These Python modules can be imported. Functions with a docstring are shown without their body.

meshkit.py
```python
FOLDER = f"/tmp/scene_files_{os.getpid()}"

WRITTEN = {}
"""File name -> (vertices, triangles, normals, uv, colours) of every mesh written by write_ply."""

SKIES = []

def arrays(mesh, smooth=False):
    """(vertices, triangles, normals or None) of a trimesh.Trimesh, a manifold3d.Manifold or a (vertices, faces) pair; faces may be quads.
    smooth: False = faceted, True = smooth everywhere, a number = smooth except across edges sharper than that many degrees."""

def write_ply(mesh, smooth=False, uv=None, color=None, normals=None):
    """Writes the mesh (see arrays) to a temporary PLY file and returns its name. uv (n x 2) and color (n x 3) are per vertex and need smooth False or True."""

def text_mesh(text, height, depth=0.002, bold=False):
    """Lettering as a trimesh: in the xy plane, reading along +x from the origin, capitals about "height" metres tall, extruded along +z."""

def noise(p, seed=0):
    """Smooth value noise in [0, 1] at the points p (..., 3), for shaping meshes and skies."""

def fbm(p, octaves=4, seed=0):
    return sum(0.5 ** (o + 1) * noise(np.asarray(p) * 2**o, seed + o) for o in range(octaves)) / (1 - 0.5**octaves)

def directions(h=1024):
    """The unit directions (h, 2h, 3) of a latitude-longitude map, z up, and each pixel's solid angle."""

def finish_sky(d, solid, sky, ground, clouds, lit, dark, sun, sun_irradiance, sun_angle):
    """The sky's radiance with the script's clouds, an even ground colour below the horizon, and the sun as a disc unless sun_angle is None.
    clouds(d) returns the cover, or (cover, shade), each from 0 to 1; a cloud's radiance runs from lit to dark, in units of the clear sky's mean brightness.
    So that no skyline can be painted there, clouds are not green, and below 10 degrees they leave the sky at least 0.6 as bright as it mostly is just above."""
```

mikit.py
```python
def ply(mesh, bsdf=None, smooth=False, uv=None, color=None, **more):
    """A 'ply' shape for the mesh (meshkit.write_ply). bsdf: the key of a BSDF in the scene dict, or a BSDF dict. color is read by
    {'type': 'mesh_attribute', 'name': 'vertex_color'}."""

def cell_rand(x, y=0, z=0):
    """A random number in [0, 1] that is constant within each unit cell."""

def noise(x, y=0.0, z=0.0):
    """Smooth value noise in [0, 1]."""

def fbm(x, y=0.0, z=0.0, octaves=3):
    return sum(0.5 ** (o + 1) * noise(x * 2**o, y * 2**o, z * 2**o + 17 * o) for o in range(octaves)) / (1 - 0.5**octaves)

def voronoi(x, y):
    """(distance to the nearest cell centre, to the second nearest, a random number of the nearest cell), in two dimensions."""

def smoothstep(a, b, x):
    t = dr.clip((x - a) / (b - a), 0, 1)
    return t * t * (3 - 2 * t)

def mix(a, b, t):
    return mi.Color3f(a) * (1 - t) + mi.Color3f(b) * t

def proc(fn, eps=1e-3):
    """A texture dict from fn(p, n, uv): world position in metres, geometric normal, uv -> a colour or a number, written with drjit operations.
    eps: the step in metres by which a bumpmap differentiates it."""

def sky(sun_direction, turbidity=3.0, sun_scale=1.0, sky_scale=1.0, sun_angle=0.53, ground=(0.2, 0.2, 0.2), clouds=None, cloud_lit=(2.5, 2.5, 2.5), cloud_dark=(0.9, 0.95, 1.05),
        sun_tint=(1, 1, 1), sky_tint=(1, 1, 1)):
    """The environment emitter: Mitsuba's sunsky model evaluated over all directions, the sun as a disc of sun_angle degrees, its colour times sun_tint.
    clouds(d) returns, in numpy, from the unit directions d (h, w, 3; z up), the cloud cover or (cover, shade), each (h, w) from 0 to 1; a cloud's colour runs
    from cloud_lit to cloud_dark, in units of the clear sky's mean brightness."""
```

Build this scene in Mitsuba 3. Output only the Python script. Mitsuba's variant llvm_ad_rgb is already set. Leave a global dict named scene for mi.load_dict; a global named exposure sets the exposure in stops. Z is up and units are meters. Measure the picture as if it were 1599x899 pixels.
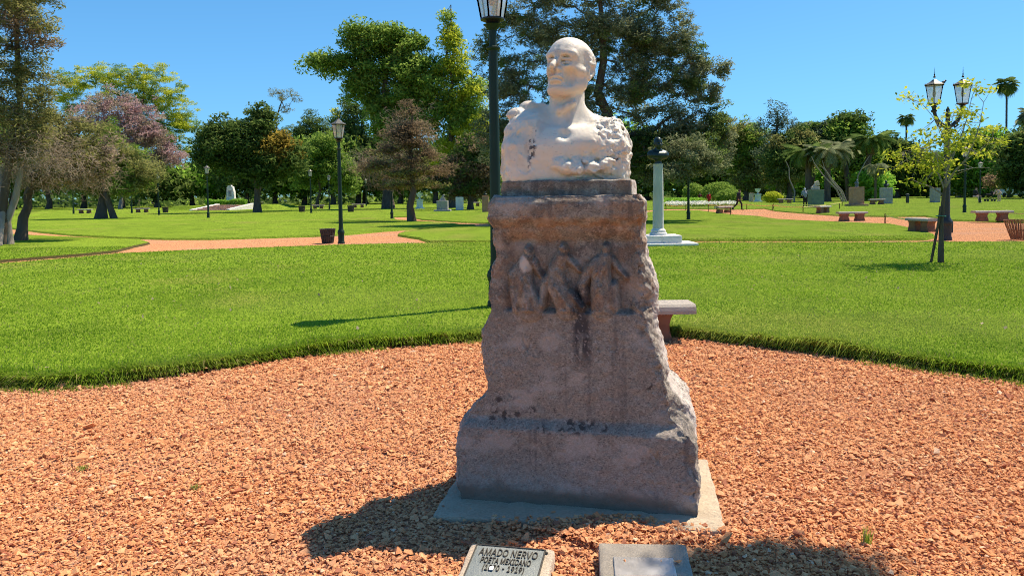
import math
import numpy as np, trimesh, shapely
from shapely.geometry import Polygon, Point, LineString, box as sbox
from shapely.ops import unary_union
import drjit as dr
import mitsuba as mi
import mikit, meshkit
from mikit import noise as pnoise, fbm as pfbm, voronoi as pvor, smoothstep as sstep, mix as pmix, cell_rand

T = mi.ScalarTransform4f
scene, labels = {}, {}

# ------------------------------------------------------------------ camera, sky, exposure
W0, H0, FPX = 1599, 899, 1208.0                 # the photograph's size and focal length in its pixels
CAM_H, PITCH, ROLL = 1.6, math.radians(3.0), math.radians(0.8)
AXIS_Y = 302.5 + FPX * math.tan(PITCH)          # image row of the optical axis (the photo is cropped)
EYE = np.array([0, 0, CAM_H])
R_ = np.array([math.cos(ROLL), 0, -math.sin(ROLL)])
F_ = np.array([0, math.cos(PITCH), -math.sin(PITCH)])
F_ = F_ - R_ * (F_ @ R_); F_ /= np.linalg.norm(F_)
U_ = np.cross(R_, F_)
scene['camera'] = {
    'type': 'perspective', 'fov': math.degrees(2 * math.atan(W0 / 2 / FPX)), 'fov_axis': 'x',
    'near_clip': 0.05, 'far_clip': 2000.0,
    'principal_point_offset_x': 0.0, 'principal_point_offset_y': (H0 / 2 - AXIS_Y) / H0,
    'to_world': T().look_at(origin=EYE.tolist(), target=(EYE + F_).tolist(), up=U_.tolist())}
SUN = np.array([0.87, 0.50, 1.74]); SUN /= np.linalg.norm(SUN)
scene['sky'] = mikit.sky(SUN.tolist(), turbidity=3.0, sun_scale=1.12, sky_scale=0.86, sky_tint=(0.58, 1.03, 1.30), ground=(0.12, 0.14, 0.06))
exposure = 2.2

# ------------------------------------------------------------------ placing and mesh helpers
LAWN_Z = 0.075


def ray(px, py):
    return F_ + (px - W0 / 2) / FPX * R_ - (py - AXIS_Y) / FPX * U_


def at(px, py, z=0.0):
    """The point of height z seen at a pixel of the photograph."""
    d = ray(px, py)
    return EYE + d * ((z - CAM_H) / d[2])


def pt(px, py, Y):
    """The point at depth Y (metres north of the camera) seen at a pixel."""
    d = ray(px, py)
    return EYE + d * (Y / d[1])


def rng(seed):
    return np.random.default_rng(seed)


def cat(ms):
    """Joins (v, f) pairs."""
    vs, fs, n = [], [], 0
    for v, f in ms:
        vs.append(v); fs.append(np.asarray(f) + n); n += len(v)
    return np.vstack(vs), np.vstack(fs)


def tri(m):
    """A (v, f) pair or trimesh as (v, triangles)."""
    if isinstance(m, trimesh.Trimesh):
        return np.array(m.vertices), np.array(m.faces)
    v, f = np.asarray(m[0], float), np.asarray(m[1], int)
    if f.shape[1] == 4:
        f = np.vstack([f[:, [0, 1, 2]], f[:, [0, 2, 3]]])
    return v, f


def move(m, loc=(0, 0, 0), rz=0.0, s=1.0, rx=0.0, ry=0.0):
    v, f = tri(m)
    M = trimesh.transformations.euler_matrix(rx, ry, rz)[:3, :3]
    return (v * s) @ M.T + np.asarray(loc), f


def box(c, s, rz=0.0, ch=0.0):
    """Box with centre c, size s and chamfered edges ch."""
    s = np.asarray(s, float) / 2
    if ch <= 0:
        m = trimesh.creation.box(extents=2 * s)
        return move(m, c, rz)
    pts = []
    for k in range(3):
        e = s - ch; e[k] = s[k]
        for sg in np.ndindex(2, 2, 2):
            pts.append(e * (np.array(sg) * 2 - 1))
    return move(trimesh.convex.convex_hull(np.array(pts)), c, rz)


def lathe(profile, n=24, loc=(0, 0, 0), rz=0.0):
    """Revolves (r, z) points about z."""
    p = np.asarray(profile, float)
    a = np.arange(n) * 2 * np.pi / n + rz
    v = np.stack([p[:, None, 0] * np.cos(a), p[:, None, 0] * np.sin(a), np.repeat(p[:, 1:], n, 1)], -1).reshape(-1, 3)
    i, j = np.meshgrid(np.arange(len(p) - 1), np.arange(n), indexing='ij')
    k = (j + 1) % n
    f = np.stack([i * n + j, i * n + k, (i + 1) * n + k, (i + 1) * n + j], -1).reshape(-1, 4)
    v, f = tri((v, f))
    caps = []
    for row, flip in ((0, True), (len(p) - 1, False)):
        if p[row, 0] > 1e-6:
            c = len(v); v = np.vstack([v, [[0, 0, p[row, 1]]]])
            t = np.stack([row * n + np.arange(n), row * n + (np.arange(n) + 1) % n, np.full(n, c)], 1)
            caps.append(t[:, ::-1] if flip else t)
    return v + np.asarray(loc), np.vstack([f, *caps])


def segs(p0, p1, r0, r1, k=5):
    """Tapered open cylinders for many segments in one go."""
    p0, p1 = np.asarray(p0, float), np.asarray(p1, float)
    d = p1 - p0
    L = np.linalg.norm(d, axis=1, keepdims=True)
    d = d / np.maximum(L, 1e-9)
    ref = np.where(np.abs(d[:, 2:]) < 0.9, [[0, 0, 1.0]], [[1.0, 0, 0]])
    a = np.cross(d, ref); a /= np.linalg.norm(a, axis=1, keepdims=True)
    b = np.cross(d, a)
    t = np.arange(k) * 2 * np.pi / k
    ring = np.cos(t)[None, :, None] * a[:, None] + np.sin(t)[None, :, None] * b[:, None]
    v = np.concatenate([p0[:, None] + ring * np.asarray(r0)[:, None, None], p1[:, None] + ring * np.asarray(r1)[:, None, None]], 1)
    i = np.arange(k); j = (i + 1) % k
    f = np.vstack([np.stack([i, i + k, j + k], 1), np.stack([i, j + k, j], 1)])
    F = (f[None] + (np.arange(len(p0)) * 2 * k)[:, None, None]).reshape(-1, 3)
    return v.reshape(-1, 3), F


def tube(path, radii, k=10, cap=True):
    """A continuous tube along a path."""
    p = np.asarray(path, float); r = np.broadcast_to(np.asarray(radii, float), (len(p),))
    t = np.gradient(p, axis=0); t /= np.linalg.norm(t, axis=1, keepdims=True)
    a = np.cross(t[0], [0, 0, 1] if abs(t[0][2]) < 0.9 else [1, 0, 0]); a /= np.linalg.norm(a)
    rows = []
    ang = np.arange(k) * 2 * np.pi / k
    for q, tt, rr in zip(p, t, r):
        a = a - tt * (a @ tt); a /= np.linalg.norm(a)
        b = np.cross(tt, a)
        rows.append(q + rr * (np.cos(ang)[:, None] * a + np.sin(ang)[:, None] * b))
    v = np.vstack(rows)
    i, j = np.meshgrid(np.arange(len(p) - 1), np.arange(k), indexing='ij')
    jj = (j + 1) % k
    f = np.stack([i * k + j, i * k + jj, (i + 1) * k + jj, (i + 1) * k + j], -1).reshape(-1, 4)
    v, f = tri((v, f))
    if cap:
        n = len(v)
        v = np.vstack([v, p[:1], p[-1:]])
        q = np.arange(k)
        f = np.vstack([f, np.stack([(q + 1) % k, q, np.full(k, n)], 1), np.stack([(len(p) - 1) * k + q, (len(p) - 1) * k + (q + 1) % k, np.full(k, n + 1)], 1)])
    return v, f


def numbered(name):
    if name not in labels and not any(k == name or k.startswith(name + '__') for k in scene):
        return name
    n = 1
    while f'{name}_{n:03d}' in labels or f'{name}_{n:03d}' in scene:
        n += 1
    return f'{name}_{n:03d}'


def child(key):
    """A free key for one more part."""
    if key not in scene:
        return key
    n = 1
    while f'{key}_{n:03d}' in scene:
        n += 1
    return f'{key}_{n:03d}'


def put(key, m, bsdf, smooth=False, color=None, **more):
    if isinstance(m, dict):
        d = dict(m)
    else:
        d = mikit.ply(tri(m), bsdf, smooth=smooth, color=color)
    d.update(more)
    k = child(key)
    scene[k] = d
    return k


def tell(key, label=None, cat_=None, group=None, kind=None):
    e = labels.setdefault(key, {})
    for a, b in (('label', label), ('category', cat_), ('group', group), ('kind', kind)):
        if b:
            e[a] = b


# signed distance fields on a grid and a surface-nets mesher
class Field:
    def __init__(self, lo, hi, h):
        self.lo, self.h = np.asarray(lo, float), h
        self.n = np.ceil((np.asarray(hi, float) - self.lo) / h).astype(int) + 1
        self.ax = [self.lo[k] + h * np.arange(self.n[k]) for k in range(3)]
        self.F = np.full(self.n, 1.0, np.float32)

    def block(self, lo, hi):
        a = np.maximum(np.floor((np.asarray(lo) - self.lo) / self.h).astype(int), 0)
        b = np.minimum(np.ceil((np.asarray(hi) - self.lo) / self.h).astype(int) + 1, self.n)
        if (b <= a).any():
            return None, None
        s = tuple(slice(x, y) for x, y in zip(a, b))
        g = np.stack(np.meshgrid(*[self.ax[k][s[k]] for k in range(3)], indexing='ij'), -1).astype(np.float32)
        return s, g

    def join(self, s, d, k, cut=False):
        A = self.F[s]
        if cut:
            d = -d
            h = np.maximum(k - np.abs(A - d), 0) / max(k, 1e-9)
            self.F[s] = np.maximum(A, d) + h * h * k / 4
        else:
            h = np.maximum(k - np.abs(A - d), 0) / max(k, 1e-9)
            self.F[s] = np.minimum(A, d) - h * h * k / 4

    def cap(self, a, b, ra, rb=None, k=0.02, cut=False):
        rb = ra if rb is None else rb
        a, b = np.asarray(a, float), np.asarray(b, float)
        m = max(ra, rb) + k + 3 * self.h
        s, g = self.block(np.minimum(a, b) - m, np.maximum(a, b) + m)
        if s is None:
            return
        ab = b - a
        t = np.clip(((g - a) @ ab) / max(ab @ ab, 1e-12), 0, 1)
        self.join(s, np.linalg.norm(g - a - t[..., None] * ab, axis=-1) - (ra + (rb - ra) * t), k, cut)

    def ell(self, c, r, M=None, k=0.02, cut=False):
        """Ellipsoid with radii r along the rows of M."""
        c, r = np.asarray(c, float), np.asarray(r, float)
        m = r.max() + k + 3 * self.h
        s, g = self.block(c - m, c + m)
        if s is None:
            return
        q = g - c
        if M is not None:
            q = q @ np.asarray(M).T
        k0 = np.linalg.norm(q / r, axis=-1); k1 = np.linalg.norm(q / (r * r), axis=-1)
        self.join(s, (k0 * (k0 - 1) / np.maximum(k1, 1e-6)).astype(np.float32), k, cut)

    def rbox(self, c, b, r, M=None, k=0.02, cut=False):
        c, b = np.asarray(c, float), np.asarray(b, float)
        m = np.linalg.norm(b) + k + 3 * self.h
        s, g = self.block(c - m, c + m)
        q = g - c
        if M is not None:
            q = q @ np.asarray(M).T
        q = np.abs(q) - (b - r)
        self.join(s, np.linalg.norm(np.maximum(q, 0), axis=-1) + np.minimum(q.max(-1), 0) - r, k, cut)

    def mesh(self, open_z=()):
        F = self.F.copy()
        F[[0, -1]] = 1; F[:, [0, -1]] = 1
        for e in (0, -1):
            if e not in open_z:
                F[:, :, e] = 1
        return nets(F, self.lo, self.h)


def nets(F, lo, h):
    n = np.array(F.shape)
    S = F < 0
    acc = np.zeros((*(n - 1), 3), np.float32); cnt = np.zeros(n - 1, np.float32)
    for ax in range(3):
        o = [k for k in range(3) if k != ax]
        for da, db in np.ndindex(2, 2):
            i0 = [slice(0, n[k] - 1) for k in range(3)]
            i0[o[0]] = slice(da, n[o[0]] - 1 + da); i0[o[1]] = slice(db, n[o[1]] - 1 + db)
            i1 = list(i0); i1[ax] = slice(1, n[ax])
            a, b = F[tuple(i0)], F[tuple(i1)]
            x = S[tuple(i0)] != S[tuple(i1)]
            t = np.where(x, a / np.where(x, a - b, 1), 0)
            acc[..., ax] += t
            acc[..., o[0]] += x * da; acc[..., o[1]] += x * db
            cnt += x
    on = cnt > 0
    idx = np.full(n - 1, -1, np.int64); idx[on] = np.arange(on.sum())
    V = np.argwhere(on) + acc[on] / cnt[on][:, None]
    faces = []
    for ax in range(3):
        o = [(ax + 1) % 3, (ax + 2) % 3]
        sl = [slice(1, n[k] - 1) for k in range(3)]; sl[ax] = slice(0, n[ax] - 1)
        s1 = list(sl); s1[ax] = slice(1, n[ax])
        a, b = S[tuple(sl)], S[tuple(s1)]
        w = np.argwhere(a != b)
        if not len(w):
            continue
        out = a[a != b]
        base = w.copy(); base[:, o[0]] += 1; base[:, o[1]] += 1
        q = []
        for da, db in ((0, 0), (1, 0), (1, 1), (0, 1)):
            c = base.copy(); c[:, o[0]] -= 1 - da; c[:, o[1]] -= 1 - db
            q.append(idx[c[:, 0], c[:, 1], c[:, 2]])
        q = np.stack(q, 1)
        q[~out] = q[~out][:, ::-1]
        faces.append(q)
    return tri((V * h + lo, np.vstack(faces)))


def smoothed(m, it=6):
    t = trimesh.Trimesh(*tri(m), process=False)
    trimesh.smoothing.filter_taubin(t, lamb=0.5, nu=0.53, iterations=it)
    return np.array(t.vertices), np.array(t.faces)


def vnormals(v, f):
    n = np.zeros_like(v)
    c = np.cross(v[f[:, 1]] - v[f[:, 0]], v[f[:, 2]] - v[f[:, 0]])
    for k in range(3):
        np.add.at(n, f[:, k], c)
    return n / np.maximum(np.linalg.norm(n, axis=1, keepdims=True), 1e-12)


# ------------------------------------------------------------------ materials
def rgb(*c):
    return {'type': 'rgb', 'value': list(c)}


def mat(key, color, rough=0.7, spec=0.3, metal=0.0, bump=None, bscale=1.0, two=False, **more):
    base = mikit.proc(color) if callable(color) else (color if isinstance(color, dict) else rgb(*color))
    d = {'type': 'principled', 'base_color': base, 'roughness': rough, 'specular': spec, 'metallic': metal, **more}
    if bump is not None:
        d = {'type': 'bumpmap', 'arbitrary': mikit.proc(bump, 2e-3), 'scale': bscale, 'bsdf': d}
    if two:
        d = {'type': 'twosided', 'bsdf': d}
    scene[key] = d


VC = {'type': 'mesh_attribute', 'name': 'vertex_color'}
scene['m_leaf'] = {'type': 'principledthin', 'base_color': VC, 'roughness': 0.55, 'diff_trans': 1.15, 'eta': 1.35}
scene['m_blade'] = {'type': 'principledthin', 'base_color': VC, 'roughness': 0.6, 'diff_trans': 0.8, 'eta': 1.3}
scene['m_twig'] = {'type': 'twosided', 'bsdf': {'type': 'diffuse', 'reflectance': VC}}
mat('m_chip', VC, 0.9, 0.15, two=True)
# ------------------------------------------------------------------ ground: crushed brick base, raised lawns
def brick_col(p, n, uv):
    a = pfbm(p.x * 0.7, p.y * 0.7, 3.0)
    d, e, c = pvor(p.x * 46 + 0.8 * pnoise(p.x * 30, p.y * 30), p.y * 46 + 0.8 * pnoise(p.x * 30 + 9, p.y * 30))
    col = pmix((0.40, 0.16, 0.070), (0.66, 0.36, 0.18), c)
    col = pmix(col, (0.30, 0.13, 0.085), sstep(0.45, 0.75, d))
    return pmix(col, (0.42, 0.24, 0.16), sstep(0.5, 0.8, a) * 0.5)


def brick_bump(p, n, uv):
    d, e, c = pvor(p.x * 46 + 0.8 * pnoise(p.x * 30, p.y * 30), p.y * 46 + 0.8 * pnoise(p.x * 30 + 9, p.y * 30))
    return (1 - d) * (0.4 + 0.6 * c) + 0.6 * pnoise(p.x * 90, p.y * 90)


mat('m_path', brick_col, 0.95, 0.1, bump=brick_bump, bscale=0.012)


def turf_col(p, n, uv):
    a = pfbm(p.x * 0.25, p.y * 0.25, 1.0, 4)
    b = pfbm(p.x * 6, p.y * 6, 2.0, 3)
    c = pnoise(p.x * 55, p.y * 55)
    col = pmix((0.095, 0.165, 0.012), (0.220, 0.320, 0.030), 0.35 * a + 0.35 * b + 0.3 * c)
    col = pmix(col, (0.085, 0.145, 0.012), 0.5 * sstep(0.52, 0.72, pfbm(p.x * 1.7, p.y * 1.1, 4.0, 4)))
    return pmix(col, (0.22, 0.23, 0.05), sstep(0.56, 0.8, pfbm(p.x * 0.5, p.y * 0.35, 7.0, 4)) * 0.5)


def turf_bump(p, n, uv):
    return pnoise(p.x * 60, p.y * 60) + 0.7 * pnoise(p.x * 24, p.y * 24) + 0.8 * pnoise(p.x * 5, p.y * 5)


mat('m_turf', turf_col, 0.95, 0.1, bump=turf_bump, bscale=0.02)
mat('m_soil', lambda p, n, uv: pmix((0.045, 0.055, 0.014), (0.090, 0.062, 0.032), pfbm(p.x * 20, p.y * 20, p.z * 20)), 0.95, 0.1)

gv = np.array([[-500, -300, 0], [500, -300, 0], [500, 900, 0], [-500, 900, 0.0]])
put('ground', (gv, np.array([[0, 1, 2, 3]])), 'm_path')
tell('ground', 'crushed red brick ground of the paths', kind='structure')



def gp(px, py, z=LAWN_Z):
    return tuple(at(px, py, z)[:2])


def wob(poly, seed, amp=0.035, step=0.25):
    """Uneven hand-cut lawn edges near the camera."""
    ring = poly.exterior.segmentize(step if poly.area < 60000 else 1.5)
    c = np.array(ring.coords)[:-1]
    near = np.exp(-np.maximum(np.linalg.norm(c, axis=1) - 6, 0) / 25)
    n1 = meshkit.fbm(np.c_[c * 1.3, np.full(len(c), seed)], 4) - 0.5
    n2 = meshkit.fbm(np.c_[c * 1.3 + 40, np.full(len(c), seed)], 4) - 0.5
    return Polygon(c + amp * 4 * np.stack([n1, n2], 1) * (0.4 + near[:, None])).buffer(0)


a_far = [gp(*q) for q in [(-900, 480), (-300, 436), (0, 411), (100, 403), (187, 395), (300, 390), (400, 386.5), (520, 382), (630, 379.5), (760, 378.5), (900, 378.5), (1080, 378.4), (1300, 378.2), (1450, 377.6), (1599, 376.5), (2100, 374), (2800, 372)]]
RIM_PX = [(-420, 588), (-260, 596), (-120, 602), (0, 605.5), (60, 606), (130, 602), (200, 596), (270, 587), (350, 575), (430, 563.5), (500, 554), (600, 544), (700, 536.5), (745, 532), (830, 526), (920, 522), (990, 522.5), (1050, 526), (1100, 531), (1150, 537), (1250, 549), (1350, 563), (1450, 577), (1540, 588.5), (1599, 596), (1720, 614), (1900, 645)]
rim_line = [gp(*q, 0.0) for q in RIM_PX]
disc = Polygon([(-14, 6.9), (-9, 6.7)] + rim_line + [(5.5, 4.2), (5.6, 2), (4.5, 0), (2.5, -1), (2.5, -40), (-2.5, -40), (-2.5, -1), (-5, 1.5), (-9, 3.2), (-14, 3.4)]).buffer(0)
lawn_a = Polygon(a_far + [(60, -30), (-60, -30)]).buffer(0).difference(disc)
lawn_a = max(lawn_a.geoms, key=lambda g: g.intersection(sbox(-3, 8, 3, 20)).area) if lawn_a.geom_type == 'MultiPolygon' else lawn_a
lawn_b = Polygon([gp(*q) for q in [(-900, 470), (-300, 430), (0, 405.5), (60, 401), (130, 395.5), (180, 390.5), (202, 385), (233, 378), (218, 373), (160, 371.5), (80, 368), (0, 364), (-300, 352), (-900, 345)]])
lawn_d = Polygon([gp(*q) for q in [(668, 375.5), (655, 371), (623, 366.2), (622, 364.5), (634, 360.5), (676, 356.5), (729, 353.5), (765, 352.5), (860, 345), (960, 335), (1037, 328.5), (1090, 328), (1142, 334.5), (1183, 337), (1213, 341.5), (1250, 343.5), (1337, 347), (1390, 349), (1425, 355.7), (1456, 364.4), (1457, 368.5), (1440, 371.8), (1300, 373.2), (1080, 373.6), (900, 374), (760, 375)]])
far_edge = [gp(*q) for q in [(-1500, 338), (-300, 346), (0, 353), (37, 358), (70, 362), (115, 366), (186, 369.6), (258, 371.7), (330, 371.7), (413, 369.5), (498, 367), (540, 364.6), (597, 359.5), (634, 357.2), (676, 354.3), (729, 351), (765, 349.5), (860, 341), (960, 331), (1037, 325.5), (1090, 325.5), (1142, 326), (1195, 325), (1212, 328.5), (1250, 331.7), (1315, 336), (1381, 337), (1446, 336.5), (1483, 342.6), (1534, 344), (1599, 346), (2000, 350), (2800, 366)]]
lawn_c = Polygon(far_edge + [(480, 60), (480, 880), (-480, 880), (-480, 60)]).buffer(0)
for strip in ([(614, 338), (638, 337.5), (660, 342), (720, 346), (765, 347), (765, 350.5), (729, 350.5), (690, 346.5), (640, 344), (618, 342.5)],
              [(1218, 321), (1262, 319.6), (1345, 318), (1420, 317), (1420, 319), (1345, 321), (1266, 322.8), (1222, 323)],
              [(1420, 311.5), (1470, 309.5), (1560, 309.5), (1700, 309), (1700, 315), (1555, 315), (1480, 314), (1420, 315)],
              [(1060, 319.5), (1130, 319.5), (1165, 317), (1220, 317), (1220, 318.6), (1165, 320.5), (1120, 323), (1060, 323)],
              [(690, 320.5), (765, 318.5), (765, 321.5), (720, 323.5)]):
    lawn_c = lawn_c.difference(Polygon([gp(*q) for q in strip]))
if lawn_c.geom_type == 'MultiPolygon':
    lawn_c = max(lawn_c.geoms, key=lambda g: g.area)


def lawn(name, poly, seed, text, slope=0.10, edge='m_turf'):
    poly = wob(poly, seed)
    if poly.geom_type == 'MultiPolygon':
        poly = max(poly.geoms, key=lambda g: g.area)
    v, f = trimesh.creation.triangulate_polygon(poly, engine='earcut')
    v, f = np.asarray(v), np.asarray(f)
    a = v[f[:, 1]] - v[f[:, 0]]; b = v[f[:, 2]] - v[f[:, 0]]
    neg = a[:, 0] * b[:, 1] - a[:, 1] * b[:, 0] < 0
    f[neg] = f[neg][:, ::-1]
    put(name, (np.c_[v, np.full(len(v), LAWN_Z)], f), 'm_turf')
    ring = np.array(poly.exterior.coords)
    if not poly.exterior.is_ccw:
        ring = ring[::-1]
    t = np.roll(ring[:-1], -1, 0) - np.roll(ring[:-1], 1, 0)
    t /= np.maximum(np.linalg.norm(t, axis=1, keepdims=True), 1e-9)
    out = np.c_[t[:, 1], -t[:, 0]]; out = np.vstack([out, out[:1]])
    n = len(ring)
    rv = np.vstack([np.c_[ring, np.full(n, LAWN_Z - 0.003)], np.c_[ring + out * slope, np.zeros(n) - 0.02]])
    i = np.arange(n - 1)
    put(name + '__edge', (rv, np.stack([i, i + n, i + n + 1, i + 1], 1)), edge)
    tell(name, text, kind='structure')
    return poly


lawn_a = lawn('lawn', lawn_a, 1, 'bright mown lawn around the red plaza', 0.02, 'm_soil')
lawn_b = lawn('lawn_001', lawn_b, 2, 'lawn tip between the two path arms at left', 0.05, 'm_soil')
lawn_d = lawn('lawn_002', lawn_d, 3, 'long lawn behind the pedestal reaching to the double lamp', 0.08)
lawn_c = lawn('lawn_003', lawn_c, 4, 'wide far lawn under the trees')

# the crushed brick chips of the plaza
PED_L, PED_R = at(722, 790), at(1092, 818)
PED_RZ = math.atan2(PED_R[1] - PED_L[1], PED_R[0] - PED_L[0])
SLAB = [at(675, 808, 0.02), at(1135, 833, 0.02), at(1112, 725, 0.02)]
e1 = SLAB[1] - SLAB[0]; e1 /= np.linalg.norm(e1)
SLAB_L = np.linalg.norm(SLAB[1] - SLAB[0]); SLAB_RZ = math.atan2(e1[1], e1[0])
e2 = np.array([-e1[1], e1[0], 0])
SLAB_D = 0.98
SLAB_C = (SLAB[0] + SLAB[1]) / 2 + e2 * SLAB_D / 2
# the two plaques in front
PL1 = [at(736, 846, 0.072), at(867, 857, 0.072)]
PL2 = [at(934, 845, 0.080), at(1071, 848, 0.080)]


def foot(p, q, depth, grow=0.0):
    a = (q - p)[:2]; a = a / np.linalg.norm(a)
    b = np.array([a[1], -a[0]])
    return Polygon([p[:2], q[:2], q[:2] + b * depth, p[:2] + b * depth]).buffer(grow, join_style=2)


slab_poly = Polygon([(SLAB_C + e1 * sx * SLAB_L / 2 + e2 * sy * SLAB_D / 2)[:2] for sx, sy in ((-1, -1), (1, -1), (1, 1), (-1, 1))])
plaque_polys = [foot(*PL1, 0.36), foot(*PL2, 0.40)]


def in_poly(xy, poly):
    return shapely.contains_xy(poly, xy[:, 0], xy[:, 1])


def scatter(n, lo, hi, seed):
    return rng(seed).uniform(lo, hi, (n, 2))


def in_view(xy, m=80):
    """Whether the camera or one a step beside it sees the spot."""
    y = xy[:, 1]
    return np.abs(xy[:, 0]) < np.maximum(y, 0) * (W0 / 2 + m) / FPX + 0.25


OCT_F = np.array([[0, 1, 4], [1, 2, 4], [2, 3, 4], [3, 0, 4], [1, 0, 5], [2, 1, 5], [3, 2, 5], [0, 3, 5]])


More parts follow.
